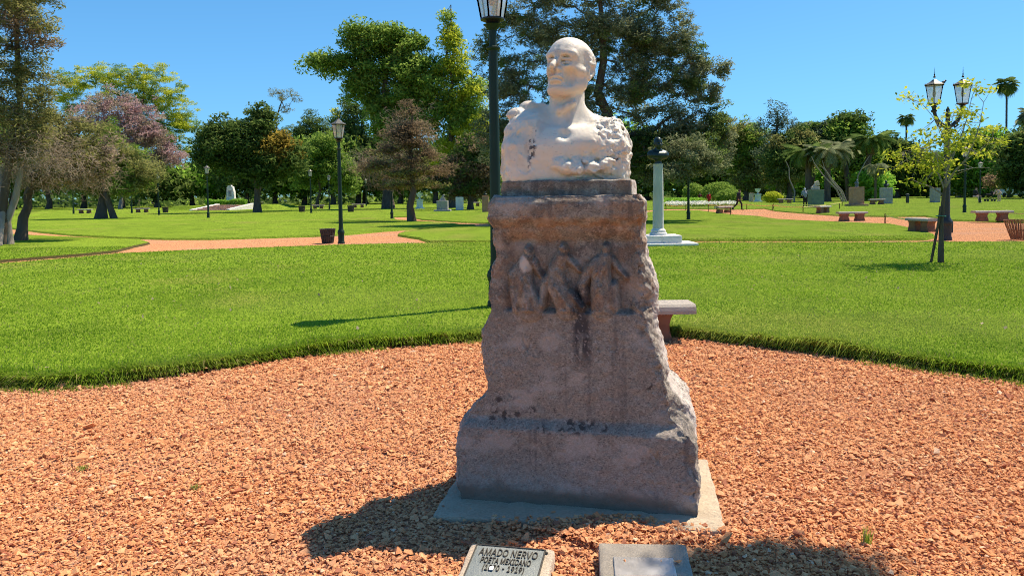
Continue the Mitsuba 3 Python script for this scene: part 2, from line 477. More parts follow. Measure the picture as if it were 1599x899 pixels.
def chips(xy, size, seed, z0=0.0, full=True):
    """Flat angular shards, each a skewed six-cornered solid with its own tilt and colour."""
    g = rng(seed); n = len(xy)
    s = size * np.exp(g.normal(0, 0.38, n))
    ang = np.array([0.4, 1.9, 3.5, 5.2]) + g.normal(0, 0.35, (n, 4))
    rad = g.uniform(0.55, 1.15, (n, 4))
    q = np.zeros((n, 6, 3))
    asp = g.uniform(0.36, 1.0, n)
    q[:, :4, 0] = rad * np.cos(ang); q[:, :4, 1] = rad * np.sin(ang) * asp[:, None]
    q[:, :4, 2] = g.normal(0, 0.10, (n, 4))
    th = g.uniform(0.22, 0.5, n)
    q[:, 4, :2] = g.normal(0, 0.25, (n, 2)); q[:, 4, 2] = th
    q[:, 5, :2] = g.normal(0, 0.25, (n, 2)); q[:, 5, 2] = -th
    rz = g.uniform(0, 2 * np.pi, n); c, s_ = np.cos(rz), np.sin(rz)
    x, y = q[..., 0].copy(), q[..., 1].copy()
    q[..., 0] = x * c[:, None] - y * s_[:, None]; q[..., 1] = x * s_[:, None] + y * c[:, None]
    tilt = np.abs(g.normal(0, 0.30, n)); ta = g.uniform(0, 2 * np.pi, n)
    ax = np.stack([np.cos(ta), np.sin(ta), 0 * ta], 1)
    ct, st = np.cos(tilt)[:, None, None], np.sin(tilt)[:, None, None]
    axb = ax[:, None, :]
    q = q * ct + np.cross(np.broadcast_to(axb, q.shape), q) * st + axb * (q * axb).sum(-1, keepdims=True) * (1 - ct)
    q *= s[:, None, None]
    q[..., :2] += xy[:, None, :]
    q[..., 2] += z0 + s[:, None] * 0.3 + g.uniform(-0.004, 0.010, n)[:, None] + 0.012 * (meshkit.fbm(np.c_[xy * 2.2, np.zeros(n)], 3) - 0.3)[:, None]
    t = g.uniform(0, 1, n)[:, None]; u = g.uniform(0, 1, n)[:, None]
    col = np.array([0.53, 0.215, 0.088]) * (1 - t) + np.array([0.69, 0.365, 0.180]) * t
    col = np.where(u < 0.10, [0.34, 0.12, 0.065], col)
    col = np.where(u > 0.985, [0.66, 0.46, 0.30], col)
    dusty = np.clip((meshkit.fbm(np.c_[xy * 0.9, np.full(n, 3.0)], 3) - 0.5) * 3, 0, 1)[:, None]
    col = col * (1 - 0.35 * dusty) + np.array([0.46, 0.27, 0.18]) * 0.35 * dusty
    f = ((OCT_F if full else OCT_F[:4])[None] + (np.arange(n) * 6)[:, None, None]).reshape(-1, 3)
    return q.reshape(-1, 3), f, np.repeat(col, 6, 0)


block = unary_union([slab_poly.buffer(-0.02)] + [p.buffer(0.006) for p in plaque_polys])
parts = []
for k, (y0, y1, dens, size) in enumerate([(2.6, 4.4, 7000, 0.0108), (4.4, 6.2, 4700, 0.0118), (6.2, 8.8, 2800, 0.0142)]):
    half = y1 * 0.74 + 0.4
    n = int(dens * (y1 - y0) * 2 * half)
    xy = scatter(n, (-half, y0), (half, y1), 11 + k)
    xy = xy[in_view(xy, 60) & in_poly(xy, disc.buffer(0.03)) & ~in_poly(xy, block)]
    parts.append(chips(xy, size, 21 + k, full=k == 0))
# some larger pieces and a few chips kicked onto the slab and plaques
xy = scatter(1300, (-3.4, 2.7), (3.6, 5.4), 31); xy = xy[in_view(xy) & ~in_poly(xy, block)]
parts.append(chips(xy, 0.019, 32, 0.004))
xy = scatter(900, (-1.5, 2.6), (1.7, 5.2), 33); xy = xy[in_poly(xy, slab_poly.buffer(-0.02))]
edge = slab_poly.exterior
t_ = np.clip(rng(36).normal(0.63, 0.17, 1700), 0.22, 0.99)
fe = np.array(SLAB[0])[None, :2] * (1 - t_[:, None]) + np.array(SLAB[1])[None, :2] * t_[:, None]
bank = np.exp(-((t_ - 0.66) / 0.18) ** 2)
fe = fe + e2[:2] * (rng(37).uniform(-0.18, 0.09, 1700) * (0.4 + bank))[:, None]
parts.append(chips(fe, 0.0120, 38, 0.022))
dist = np.array([edge.distance(Point(p)) for p in xy]); keep = rng(34).uniform(0, 1, len(xy)) < np.exp(-dist / 0.07) * 1.1 + 0.08
parts.append(chips(xy[keep], 0.011, 35, 0.028))
V, Fc = cat([(p[0], p[1]) for p in parts])
put('brick_gravel', (V, Fc), 'm_chip', color=np.vstack([p[2] for p in parts]))
g = rng(39)
n = 260
xy = scatter(n, (-4.2, 2.7), (4.4, 7.5), 40)
xy = xy[in_poly(xy, disc.buffer(-.1)) & ~in_poly(xy, block) & in_view(xy, 40)]
n = len(xy)
a_ = g.uniform(0, 2 * np.pi, n); L_ = g.uniform(.02, .085, n)
p0_ = np.c_[xy, g.uniform(.016, .024, n)]; p1_ = p0_ + np.c_[np.cos(a_) * L_, np.sin(a_) * L_, g.normal(0, .005, n)]
V2, F2 = segs(p0_, p1_, np.full(n, .0018), np.full(n, .0009), 4)
c2 = np.repeat(np.array([[.34, .27, .19], [.52, .45, .34], [.20, .14, .09]])[g.integers(0, 3, n)], 8, 0)
put('twig_litter', (V2, F2), 'm_twig_litter', color=c2)
scene['m_twig_litter'] = {'type': 'twosided', 'bsdf': {'type': 'diffuse', 'reflectance': VC}}
tell('twig_litter', 'thin dry twigs and straws lying on the brick chips', 'twigs', kind='stuff')
tell('brick_gravel', 'loose crushed red brick chips covering the plaza', 'gravel', kind='stuff')

# grass blades
def blades(xy, h, w, seed, lean=0.75, out=None, z=LAWN_Z, dry=0.05, thin=False):
    g = rng(seed); n = len(xy)
    h = np.broadcast_to(h, (n,)) * g.uniform(0.6, 1.3, n)
    a = g.uniform(0, 2 * np.pi, n)
    d = np.stack([np.cos(a), np.sin(a)], 1) * (lean * g.uniform(0.2, 1.3, n))[:, None]
    if out is not None:
        d = d * 0.6 + out
    b = g.uniform(0, 2 * np.pi, n); wv = np.stack([np.cos(b), np.sin(b), 0 * b], 1) * (np.broadcast_to(w, (n,)) / 2)[:, None]
    root = np.c_[xy, np.broadcast_to(z, (n,))]
    ln = np.linalg.norm(d, axis=1)
    mid = root + np.c_[d * 0.35, np.ones(n) * 0.62] * h[:, None]
    tip = root + np.c_[d * 1.15, np.maximum(1 - 0.35 * ln * ln, -0.6)] * h[:, None]
    v = np.stack([root - wv, root + wv, mid + wv * 0.8, mid - wv * 0.8, tip], 1)
    f = np.array([[0, 1, 2], [0, 2, 3], [3, 2, 4]])
    if thin:
        v, f = v[:, [0, 1, 4]], f[:1]
    nv = v.shape[1]
    f = (f[None] + (np.arange(n) * nv)[:, None, None]).reshape(-1, 3)
    t = np.clip(g.normal(0.5, 0.28, n) + 0.8 * (meshkit.fbm(np.c_[xy * 0.8, np.zeros(n)], 3) - 0.5), 0, 1)[:, None]
    col = np.array([0.135, 0.255, 0.018]) * (1 - t) + np.array([0.345, 0.500, 0.048]) * t
    worn = np.clip((meshkit.fbm(np.c_[xy * 0.35, np.full(n, 5.0)], 4) - 0.54) * 5, 0, 1)[:, None]
    col = col * (1 - 0.45 * worn) + np.array([0.40, 0.44, 0.11]) * 0.45 * worn
    col = np.where((g.uniform(0, 1, n) < dry)[:, None], [0.38, 0.36, 0.14], col)
    return v.reshape(-1, 3), f, np.repeat(col, nv, 0)


parts = []
for k, (y0, y1, dens, h, w) in enumerate([(4.5, 9, 2600, 0.025, 0.0065), (9, 12.5, 1200, 0.028, 0.010), (12.5, 17, 520, 0.028, 0.016), (17, 25, 220, 0.030, 0.026)]):
    half = y1 * 0.70 + 0.3
    n = int(dens * (y1 - y0) * 2 * half)
    xy = scatter(n, (-half, y0), (half, y1), 41 + k)
    xy = xy[in_view(xy, 50)]
    xy = xy[in_poly(xy, lawn_a) | (in_poly(xy, lawn_d) if y1 > 17 else False) | (in_poly(xy, lawn_b) if y1 > 12 else False)]
    parts.append(blades(xy, h, w * (1.25 if k else 1), 51 + k, thin=k > 0))
# the shaggy rim that hangs over the cut edge of the plaza lawn
g = rng(61)
NR = 48000
rim = np.array(lawn_a.exterior.segmentize(0.04).coords)
tg = np.roll(rim, -1, 0) - np.roll(rim, 1, 0); tg /= np.maximum(np.linalg.norm(tg, axis=1, keepdims=True), 1e-9)
rn = np.c_[tg[:, 1], -tg[:, 0]] * (1 if lawn_a.exterior.is_ccw else -1)       # away from the lawn
near = in_view(rim, 90) & (rim[:, 1] < 9.2) & (rim[:, 1] > 4)
rim, rn = rim[near], rn[near]
pick = g.integers(0, len(rim), NR)
inward = rn[pick] + g.normal(0, 0.25, (NR, 2))
back = np.abs(g.normal(0, 0.085, NR))
base = rim[pick] + g.normal(0, 0.012, (NR, 2)) - rn[pick] * (back - 0.012)[:, None]
tuft = np.clip((meshkit.fbm(np.c_[base * 2.6, np.zeros(NR)], 3) - 0.3) * 2.2, 0.3, 1.35)
over = np.exp(-back / 0.05) * g.uniform(-0.1, 1.7, NR)
parts.append(blades(base, 0.075 * tuft + 0.035, 0.0085, 62, 0.6, inward * over[:, None], dry=0.06))
low = np.abs(g.normal(0, 0.018, 16000)); pick = g.integers(0, len(rim), 16000)     # blades sprouting from the face of the cut
parts.append(blades(rim[pick] + rn[pick] * low[:, None], 0.055, 0.008, 64, 0.8, rn[pick] * g.uniform(0.2, 1.4, (16000, 1)), z=LAWN_Z - 0.03 - low, dry=0.12))
# stray low grass and clover creeping onto the brick
pick = g.integers(0, len(rim), 9000)
xy = rim[pick] + g.normal(0, 0.03, (9000, 2)) + rn[pick] * np.abs(g.normal(0, 0.10, (9000, 1)))
xy = xy[in_poly(xy, disc.buffer(0.1)) & in_view(xy, 60) & (meshkit.fbm(np.c_[xy * 1.1, np.full(9000, 9.0)], 3) > 0.52)]
parts.append(blades(xy, 0.035, 0.008, 63, 0.9, z=0.01, dry=0.35))
V, Fc = cat([(p[0], p[1]) for p in parts])
put('grass', (V, Fc), 'm_blade', color=np.vstack([p[2] for p in parts]))
tell('grass', 'fresh green grass blades of the near lawn', 'grass', kind='stuff')

# single weeds standing in the brick
for i, (px, py, text) in enumerate([(1352, 850, 'small upright weed growing in the brick chips at lower right'), (305, 765, 'flat grey green weed tuft in the brick left of the pedestal shadow'), (130, 735, 'dry weed tuft in the brick near the left edge')]):
    p = at(px, py, 0.0)
    g = rng(70 + i); n = 46 if i else 26
    xy = p[:2] + g.normal(0, 0.018 if i else 0.010, (n, 2))
    v, f, c = blades(xy, 0.028 if i else 0.075, 0.005, 71 + i, 1.1 if i else 0.35, z=0.008, dry=0.65 if i else 0.3)
    k = numbered('weed')
    put(k, (v, f), 'm_blade', color=c)
    tell(k, text, 'weed')
# ------------------------------------------------------------------ the monument: slab, pedestal, marble bust, plaques
def concrete(p, n, uv):
    a = pfbm(p.x * 5, p.y * 5, p.z * 5, 4); b = pnoise(p.x * 130, p.y * 130, p.z * 130)
    c = pmix((0.30, 0.24, 0.17), (0.47, 0.40, 0.30), a)
    return c * (0.85 + 0.3 * b)


mat('m_concrete', concrete, 0.9, 0.2, bump=lambda p, n, uv: pfbm(p.x * 60, p.y * 60, p.z * 60), bscale=0.004)


def grid_box(w, d, h, step=0.02, rough=0.004, seed=0):
    """A worn slab: finely divided box with uneven faces and rounded rims."""
    m = trimesh.creation.box(extents=(w, d, h))
    m = m.subdivide_to_size(step * 2.2)
    v = np.array(m.vertices); f = np.array(m.faces)
    r = 0.012
    q = np.clip(v, -(np.array([w, d, h]) / 2 - r), np.array([w, d, h]) / 2 - r)
    dd = v - q; L = np.linalg.norm(dd, axis=1, keepdims=True)
    v = q + dd / np.maximum(L, 1e-9) * np.minimum(L, r)
    nn = dd / np.maximum(L, 1e-9)
    v = v + nn * ((meshkit.fbm(v * 14 + seed * 7, 4) - 0.5) * 2 * rough * 2)[:, None]
    return v, f


k = put('concrete_slab', move(grid_box(SLAB_L, SLAB_D, 0.09, 0.02, 0.006, 1), SLAB_C * [1, 1, 0] + [0, 0, -0.012], SLAB_RZ), 'm_concrete', smooth=True)
tell(k, 'thin weathered concrete slab under the stone pedestal', 'slab')

# pedestal: measured outline of the front, carried back as a rough-hewn block
PED_O = (PED_L + PED_R) / 2 * [1, 1, 0]
EX = np.array([math.cos(PED_RZ), math.sin(PED_RZ), 0]); EY = np.array([-EX[1], EX[0], 0])


def on_front(px, py, off=0.0):
    """(u, z) of a pixel on the pedestal's front plane, off metres behind it."""
    d = ray(px, py)
    o = PED_O + EY * off
    t = ((o - EYE) @ EY) / (d @ EY)
    p = EYE + d * t - PED_O
    return p @ EX, p[2]


OUT_L = [(728, 800), (722, 780), (718, 740), (716, 700), (719, 668), (734, 640), (755, 618), (757, 600), (753, 572), (748, 545), (750, 515), (761, 484), (758, 452), (764, 430), (771, 402), (769, 372), (770, 354), (764, 342), (760, 322), (762, 308), (770, 301)]
OUT_R = [(1090, 826), (1092, 795), (1090, 750), (1087, 690), (1085, 652), (1078, 630), (1052, 606), (1042, 590), (1044, 570), (1039, 545), (1030, 520), (1021, 500), (1024, 480), (1028, 450), (1025, 435), (1012, 402), (1008, 380), (1004, 348), (1007, 334), (1010, 314), (1003, 299)]
CREASE = [(1090, 826), (1092, 795), (1089, 750), (1086, 690), (1075, 680), (1050, 655), (1046, 630), (1040, 600), (1034, 575), (1026, 545), (1012, 520), (1009, 500), (1000, 482), (1012, 455), (1003, 430), (1001, 402), (1002, 380), (1001, 348), (1004, 334), (1008, 314), (1000, 299)]


def curve(pts, off):
    q = np.array([on_front(px, py, off) for px, py in pts])
    o = np.argsort(q[:, 1])
    return q[o, 1], q[o, 0]


zl, ul = curve(OUT_L, 0.06); zr, ur = curve(OUT_R, 0.16); zc, uc = curve(CREASE, 0.03)
Z_TOP = 1.585
NZ, NT = 250, 520
zs = np.linspace(0.02, Z_TOP, NZ)
UL, UR, UC = np.interp(zs, zl, ul), np.interp(zs, zr, ur), np.interp(zs, zc, uc)
UC = np.minimum(UC, UR - 0.004)


def ramp(z, a, b):
    t = np.clip((z - a) / (b - a), 0, 1)
    return t * t * (3 - 2 * t)


z_ledge = on_front(900, 676)[1]; z_sill = on_front(900, 492)[1]; z_cap = on_front(900, 348)[1]
front = 0.055 * ramp(zs, z_ledge - 0.01, z_ledge + 0.05) + 0.012 * ramp(zs, z_sill - 0.3, z_sill)
front = front - 0.050 * ramp(zs, z_cap - 0.035, z_cap + 0.03)
back = 0.72 - 0.13 * ramp(zs, z_ledge - 0.03, z_ledge + 0.12) - 0.05 * ramp(zs, z_sill, z_cap) + 0.04 * ramp(zs, z_cap - 0.03, z_cap + 0.03)
# round the top of the cap
top = ramp(zs, Z_TOP - 0.05, Z_TOP) ** 2
ring = []
for i in range(NZ):
    c = [(UL[i] + 0.012, front[i] + 0.012), (UC[i] - 0.006, front[i] + 0.002), (UC[i], front[i] + 0.012), (UR[i], front[i] + 0.12), (UR[i] - 0.01, front[i] + 0.3), (UR[i] - 0.03, back[i]), (UL[i] + 0.04, back[i] - 0.02), (UL[i], front[i] + 0.22), (UL[i] - 0.002, front[i] + 0.05)]
    ring.append(c)
ring = np.array(ring)                                            # NZ, 9, 2
wts = np.array([0.40, 0.02, 0.10, 0.09, 0.12, 0.10, 0.08, 0.05, 0.04])   # share of samples per edge
cum = np.concatenate([[0], np.cumsum(wts / wts.sum())])
tt = (np.arange(NT) + 0.5) / NT
loop = np.concatenate([ring, ring[:, :1]], 1)
P = np.zeros((NZ, NT, 3))
for k2 in range(2):
    P[..., k2] = np.array([np.interp(tt, cum, loop[i, :, k2]) for i in range(NZ)])
P[..., 2] = zs[:, None]
for _ in range(3):                                               # soften the corners along the ring
    P[..., :2] = (P[..., :2] + 0.5 * np.roll(P[..., :2], 1, 1) + 0.5 * np.roll(P[..., :2], -1, 1)) / 2
ctr = np.array([0.05, 0.36])
P[..., :2] = ctr + (P[..., :2] - ctr) * (1 - 0.06 * top)[:, None, None]
u_, z_ = P[..., 0], P[..., 2]
isfront = (tt < cum[1])[None] * np.ones((NZ, 1))
fr = isfront * ramp(tt, 0.0, 0.03)[None] * (1 - ramp(tt, cum[1] - 0.03, cum[1]))[None]

# the relief of three robed dancers in their sunk panel
H = np.zeros((NZ, NT))                                           # towards the viewer, metres
u0, zt = on_front(784, 372, 0.06); u1, zb = on_front(1000, 489, 0.06)
panel = ramp(u_, u0 - 0.02, u0 + 0.05) * (1 - ramp(u_, u1 - 0.06, u1 + 0.03)) * ramp(z_, zb - 0.012, zb + 0.012) * (1 - ramp(z_, zt - 0.03, zt + 0.05))
PANEL = 0.050
H -= PANEL * panel


def rel(pts, r, height, soft=0.5, fold=False):
    """A rounded ridge along pixels (px, py) with radii in pixels, raised by height."""
    global H
    q = [np.array(on_front(px, py, 0.07)) for px, py in pts]
    best = np.zeros_like(H)
    for (a, b, ra, rb) in zip(q[:-1], q[1:], r[:-1], r[1:]):
        ab = b - a
        t = np.clip(((u_ - a[0]) * ab[0] + (z_ - a[1]) * ab[1]) / (ab @ ab), 0, 1)
        d = np.hypot(u_ - a[0] - t * ab[0], z_ - a[1] - t * ab[1])
        R = (ra + (rb - ra) * t) * 0.00325
        best = np.maximum(best, np.sqrt(np.clip(1 - (d / R) ** 2, 0, 1)) ** (2 * soft))
    H = np.maximum(H, -PANEL * panel + best * height * 1.12 * np.minimum(panel + 0.25, 1)) if not fold else H + best * height * panel


rel([(822, 390), (824, 394)], [6.5, 7], 0.062, 0.4)
rel([(822, 402), (815, 428), (816, 452), (828, 482)], [9, 14, 16, 21], 0.066, 0.45)
rel([(814, 412), (800, 430), (802, 452)], [9, 9, 8], 0.040)
rel([(802, 452), (806, 480)], [9, 10], 0.050)
rel([(830, 410), (838, 426), (845, 436)], [7, 5.5, 4], 0.034)
rel([(877, 386), (879, 390)], [6.5, 7], 0.060, 0.4)
rel([(876, 400), (866, 424), (868, 448), (886, 480)], [9.5, 14, 16, 20], 0.068, 0.45)
rel([(864, 424), (848, 444), (846, 476)], [9, 8, 7], 0.052)
rel([(872, 446), (892, 464), (908, 480)], [9, 8, 8], 0.060)
rel([(884, 404), (896, 415), (904, 424)], [7, 5.5, 4], 0.036)
rel([(945, 386), (946, 390)], [6.5, 7], 0.062, 0.4)
rel([(945, 401), (938, 428), (938, 455), (940, 482)], [9.5, 15, 18, 18], 0.068, 0.45)
rel([(934, 408), (916, 426), (908, 446), (914, 470)], [9, 9, 9, 8], 0.042)
rel([(954, 407), (966, 422), (978, 434)], [7, 5, 3.5], 0.034)
rel([(958, 446), (958, 480)], [8, 9], 0.054)
for a, b in (((822, 420), (804, 480)), ((822, 430), (846, 481)), ((814, 436), (826, 482)), ((828, 440), (838, 480)), ((870, 422), (908, 478)), ((862, 436), (870, 481)), ((880, 416), (888, 446)), ((868, 446), (890, 480)), ((944, 414), (924, 478)), ((948, 420), (956, 478)), ((932, 424), (912, 444)), ((938, 446), (942, 481)), ((934, 440), (932, 480))):
    rel([a, b], [3.6, 4.6], 0.012, 0.7, True)

# worn incised letters, as far as they can still be made out
def incise(text, px, py, px_h, depth, off):
    global H
    try:
        (ua, za) = on_front(px, py, off); zb2 = on_front(px, py - px_h, off)[1]
        m = meshkit.text_mesh(text, zb2 - za, 0.001)
        bot = m.triangles[np.abs(m.face_normals[:, 2] - 1) < 0.01][..., :2]
        shp = unary_union([Polygon(t).buffer(1e-5) for t in bot if Polygon(t).area > 1e-9])
        sel = isfront > 0
        uu, zz = u_ - ua, z_ - za
        b = shp.bounds
        inside = sel & (uu > b[0] - .01) & (uu < b[2] + .01) & (zz > b[1] - .01) & (zz < b[3] + .01)
        hit = np.zeros_like(sel)
        hit[inside] = shapely.contains_xy(shp, uu[inside], zz[inside])
        from scipy.ndimage import gaussian_filter
        H -= depth * gaussian_filter(hit.astype(float), 0.7)
    except Exception as e:
        print('incise', e)


incise('N', 1012, 721, 17, 0.012, 0.0)
incise('ERES', 1012, 768, 15, 0.008, 0.0)
incise('A', 884, 752, 14, 0.004, 0.0)
incise('V', 814, 547, 18, 0.010, 0.065)
incise('T', 850, 547, 18, 0.005, 0.065)
incise('I U', 930, 547, 18, 0.007, 0.065)
incise('I', 876, 721, 15, 0.006, 0.0)

D = np.zeros((NZ, NT, 3))
xyz = np.concatenate([P, ], -1)
dt = np.roll(P, -1, 1) - np.roll(P, 1, 1)
nrm = np.stack([dt[..., 1], -dt[..., 0], np.zeros_like(u_)], -1)
nrm /= np.maximum(np.linalg.norm(nrm, axis=-1, keepdims=True), 1e-9)
dz = np.gradient(P, axis=0)
n3 = np.cross(dt, dz); n3 /= np.maximum(np.linalg.norm(n3, axis=-1, keepdims=True), 1e-9)
rough_side = 1 - isfront
big = meshkit.fbm(P * 5.0, 4, 3) - 0.5
mid = meshkit.fbm(P * 17.0, 4, 5) - 0.5
fine = meshkit.fbm(P * 60.0, 3, 6) - 0.5
disp = rough_side * (0.05 * big + 0.035 * mid + 0.012 * fine) + isfront * (0.018 * big + 0.008 * mid + 0.0055 * fine)
# hewn edge along the crease: chips broken off the arris
cre = np.exp(-((tt - cum[1]) / 0.018) ** 2)[None] * np.ones((NZ, 1))
disp -= cre * np.maximum(meshkit.fbm(P * 22.0, 3, 8) - 0.42, 0) * 0.09
# pits with weathered stone fallen out near the lower ledge
PITS = [(890, 662, 9), (906, 667, 12), (922, 661, 8), (878, 671, 7), (770, 640, 9), (788, 648, 11), (778, 626, 7), (806, 647, 7), (830, 642, 7), (800, 622, 5), (768, 655, 6), (1014, 604, 7), (978, 660, 6), (846, 668, 8), (826, 612, 5), (862, 640, 6), (944, 668, 6)]
PITS = [(*on_front(px, py, 0.045), r * 0.0030) for px, py, r in PITS]
P = P + n3 * disp[..., None] + nrm * (H * fr)[..., None]
# eroded foot on the slab
P[..., :2] -= nrm[..., :2] * (0.012 * (1 - ramp(z_, 0.03, 0.12)) * (0.4 + 1.2 * meshkit.noise(P * 9, 2)))[..., None]
V = P.reshape(-1, 3)
i, j = np.meshgrid(np.arange(NZ - 1), np.arange(NT), indexing='ij'); jj = (j + 1) % NT
Fq = np.stack([i * NT + j, i * NT + jj, (i + 1) * NT + jj, (i + 1) * NT + j], -1).reshape(-1, 4)
V, Fq = tri((V, Fq))
# top
rows = [P[-1]]
for s in (0.8, 0.5, 0.2):
    q = rows[0].copy(); c = q[:, :2].mean(0); q[:, :2] = c + (q[:, :2] - c) * s; q[:, 2] = Z_TOP + 0.004 * (1 - s) + 0.01 * (meshkit.fbm(q * 15, 3) - .5)
    rows.append(q)
base = (NZ - 1) * NT
add = np.vstack(rows[1:]); n0 = len(V); V = np.vstack([V, add, add[-NT:].mean(0)[None]])
idx = [base + np.arange(NT)] + [n0 + k * NT + np.arange(NT) for k in range(3)]
ft = []
for a, b in zip(idx[:-1], idx[1:]):
    ft.append(np.stack([a, np.roll(a, -1), np.roll(b, -1)], 1)); ft.append(np.stack([a, np.roll(b, -1), b], 1))
ft.append(np.stack([idx[-1], np.roll(idx[-1], -1), np.full(NT, len(V) - 1)], 1))
Fq = np.vstack([Fq, *ft])

PO, PEX, PEY = PED_O, EX, EY


def ped_local(p):
    x, y = p.x - float(PO[0]), p.y - float(PO[1])
    return x * float(PEX[0]) + y * float(PEX[1]), x * float(PEY[0]) + y * float(PEY[1]), p.z


RUN_U = on_front(908, 520, .06)[0]
SPOT = on_front(818, 412, .06)


def granite(p, n, uv):
    u, w, z = ped_local(p)
    a = pfbm(p.x * 4, p.y * 4, p.z * 4, 4); b = pfbm(p.x * 45, p.y * 45, p.z * 45, 3); c = pnoise(p.x * 190, p.y * 190, p.z * 190)
    col = pmix((0.152, 0.137, 0.116), (0.315, 0.285, 0.245), 0.55 * a + 0.45 * b)
    col = col * (0.55 + 0.9 * c)
    # ochre lichen and rust below the cap and over the dancers
    o = sstep(0.46, 0.60, pfbm(p.x * 11, p.y * 11, p.z * 14, 5))
    zone = sstep(float(z_sill) - 0.02, float(z_sill) + 0.06, z) * 0.75 + 0.22
    zone = zone * 0.75 + 0.45 * sstep(0.045, 0.0, dr.abs(z - float(z_cap)))
    col = pmix(col, (0.27, 0.135, 0.055), dr.clip(o * zone * 0.5, 0, 0.6))
    # black crust on the cap and panel, and a dark run down the middle
    k = sstep(0.47, 0.60, pfbm(p.x * 24 + 3, p.y * 24, p.z * 20, 5)) * sstep(0.70, 1.25, z) * (0.55 + 0.45 * sstep(0.45, 0.6, pfbm(p.x * 5, p.y * 5, p.z * 5)))
    run = sstep(0.062, 0.022, dr.abs(u - float(RUN_U) + 0.02 * (pnoise(z * 9) - 0.5))) * sstep(0.68, 0.84, z) * sstep(1.22, 1.02, z)
    run = run * sstep(0.26, 0.46, pfbm(p.x * 30, p.y * 30, p.z * 6))
    dark = dr.clip(0.42 * k + 0.95 * run, 0, 0.92)
    col = pmix(col, (0.045, 0.042, 0.045), dark)
    sx, sz = p.x + 0.62 * p.z + 0.3 * p.y, p.z - 0.62 * p.x
    speck = sstep(0.58, 0.80, pfbm(sx * 95, p.y * 120, sz * 95, 3))
    col = pmix(col, (0.42, 0.36, 0.32), 0.45 * sstep(0.60, 0.78, pfbm(sz * 80 + 5, p.y * 100, sx * 80, 2)))
    col = pmix(col, (0.06, 0.05, 0.048), speck * 0.65)
    pit = mi.Float(0)
    for pu, pz, pr in PITS:
        pit = dr.maximum(pit, sstep(1.3, 0.5, (dr.sqrt(dr.square(u - float(pu)) + dr.square(z - float(pz)))) / float(pr)))
    pit = pit * sstep(0.46, 0.56, pfbm(p.x * 55, p.y * 55, p.z * 40, 3)) * sstep(-0.2, -0.5, n.x * float(PEY[0]) + n.y * float(PEY[1]))
    col = pmix(col, (0.045, 0.038, 0.035), pit * 0.85)
    # rain streaks down the faces, pale blooms
    stk = sstep(0.50, 0.68, pfbm(u * 34, w * 20, z * 1.6, 3)) * sstep(0.46, 0.58, pnoise(u * 5 + 2, z * 3, 4.0))
    col = pmix(col, (0.075, 0.065, 0.062), 0.45 * stk)
    col = pmix(col, (0.46, 0.41, 0.37), 0.38 * sstep(0.55, 0.70, pfbm(u * 7, w * 7, z * 9 + 7, 5)))
    # pale patch where a dancer's shoulder broke off, pale lime at the foot
    spot = sstep(0.040, 0.024, dr.sqrt(dr.square((u - float(SPOT[0])) * 1.1 + 0.4 * (z - float(SPOT[1]))) + dr.square((z - float(SPOT[1])) * 0.75)) + 0.02 * (b - .5))
    col = pmix(col, (0.52, 0.46, 0.40), spot)
    foot = sstep(0.32, 0.08, z + 0.12 * (a - 0.5)) * sstep(0.02, 0.11, z + 0.10 * (pfbm(u * 6, 0.0, 1.0) - .5))
    col = pmix(col, (0.40, 0.36, 0.33), foot * 0.5 * b)
    damp = sstep(0.13, 0.07, z + 0.11 * (pfbm(u * 5, w * 5, 2.0) - 0.5))
    col = pmix(col, (0.17, 0.13, 0.10), damp * 0.8)
    # the hewn flank is paler fresh stone
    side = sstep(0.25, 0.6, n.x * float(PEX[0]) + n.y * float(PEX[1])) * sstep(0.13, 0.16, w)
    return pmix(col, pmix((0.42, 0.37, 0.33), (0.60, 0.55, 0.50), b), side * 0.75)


mat('m_granite', granite, 0.85, 0.25, bump=lambda p, n, uv: pfbm(p.x * 110, p.y * 110, p.z * 110, 3) + 0.6 * pnoise(p.x * 40, p.y * 40, p.z * 40), bscale=0.004)
Rz = np.array([[EX[0], EX[1], 0], [EY[0], EY[1], 0], [0, 0, 1]])
put('stone_pedestal', (V @ Rz + PED_O, Fq), 'm_granite', smooth=True)
tell('stone_pedestal', 'rough hewn brown granite pedestal with a relief of three robed dancers', 'pedestal')
# the low course between pedestal and bust
a0, _ = on_front(783, 295, 0.13); a1, _ = on_front(987, 295, 0.13)
zt0 = on_front(880, 283, .13)[1]
hh = zt0 - Z_TOP + 0.014
m = grid_box(a1 - a0, 0.44, hh, 0.013, 0.006, 5)
put('stone_pedestal__top_course', move(m, PED_O + EX * (a0 + a1) / 2 + EY * 0.335 + [0, 0, Z_TOP - 0.008 + hh / 2], PED_RZ), 'm_granite', smooth=True)
BUST_Z = Z_TOP - 0.008 + hh - 0.004

# ------------------------------------------------------------------ marble bust
BO = PED_O + EX * ((a0 + a1) / 2) + EY * 0.335 + [0, 0, BUST_Z]       # middle of the bust's base
BY = BO[1]
S = BY / FPX                                                          # metres per photo pixel at the bust


def bl(px, py, y=0.0):
    """Bust-local point (x right, y away, z up) at a pixel, y metres behind the base's middle."""
    return pt(px, py, BY + y) - BO


from scipy.spatial import cKDTree
from scipy.ndimage import gaussian_filter


def facets(n, amp, tilt, seed):
    g = rng(seed)
    p = g.uniform((-.45, -.3, 0), (.45, .3, .45), (n, 3)); d = g.normal(0, 1, (n, 3))
    return cKDTree(p), p, g.normal(0, amp, n), d / np.linalg.norm(d, axis=1, keepdims=True) * tilt


FACET, FSEED, FOFF, FDIR = facets(2600, 0.0075, 0.42, 21)
FACET2, FSEED2, FOFF2, FDIR2 = facets(16000, 0.0035, 0.40, 22)


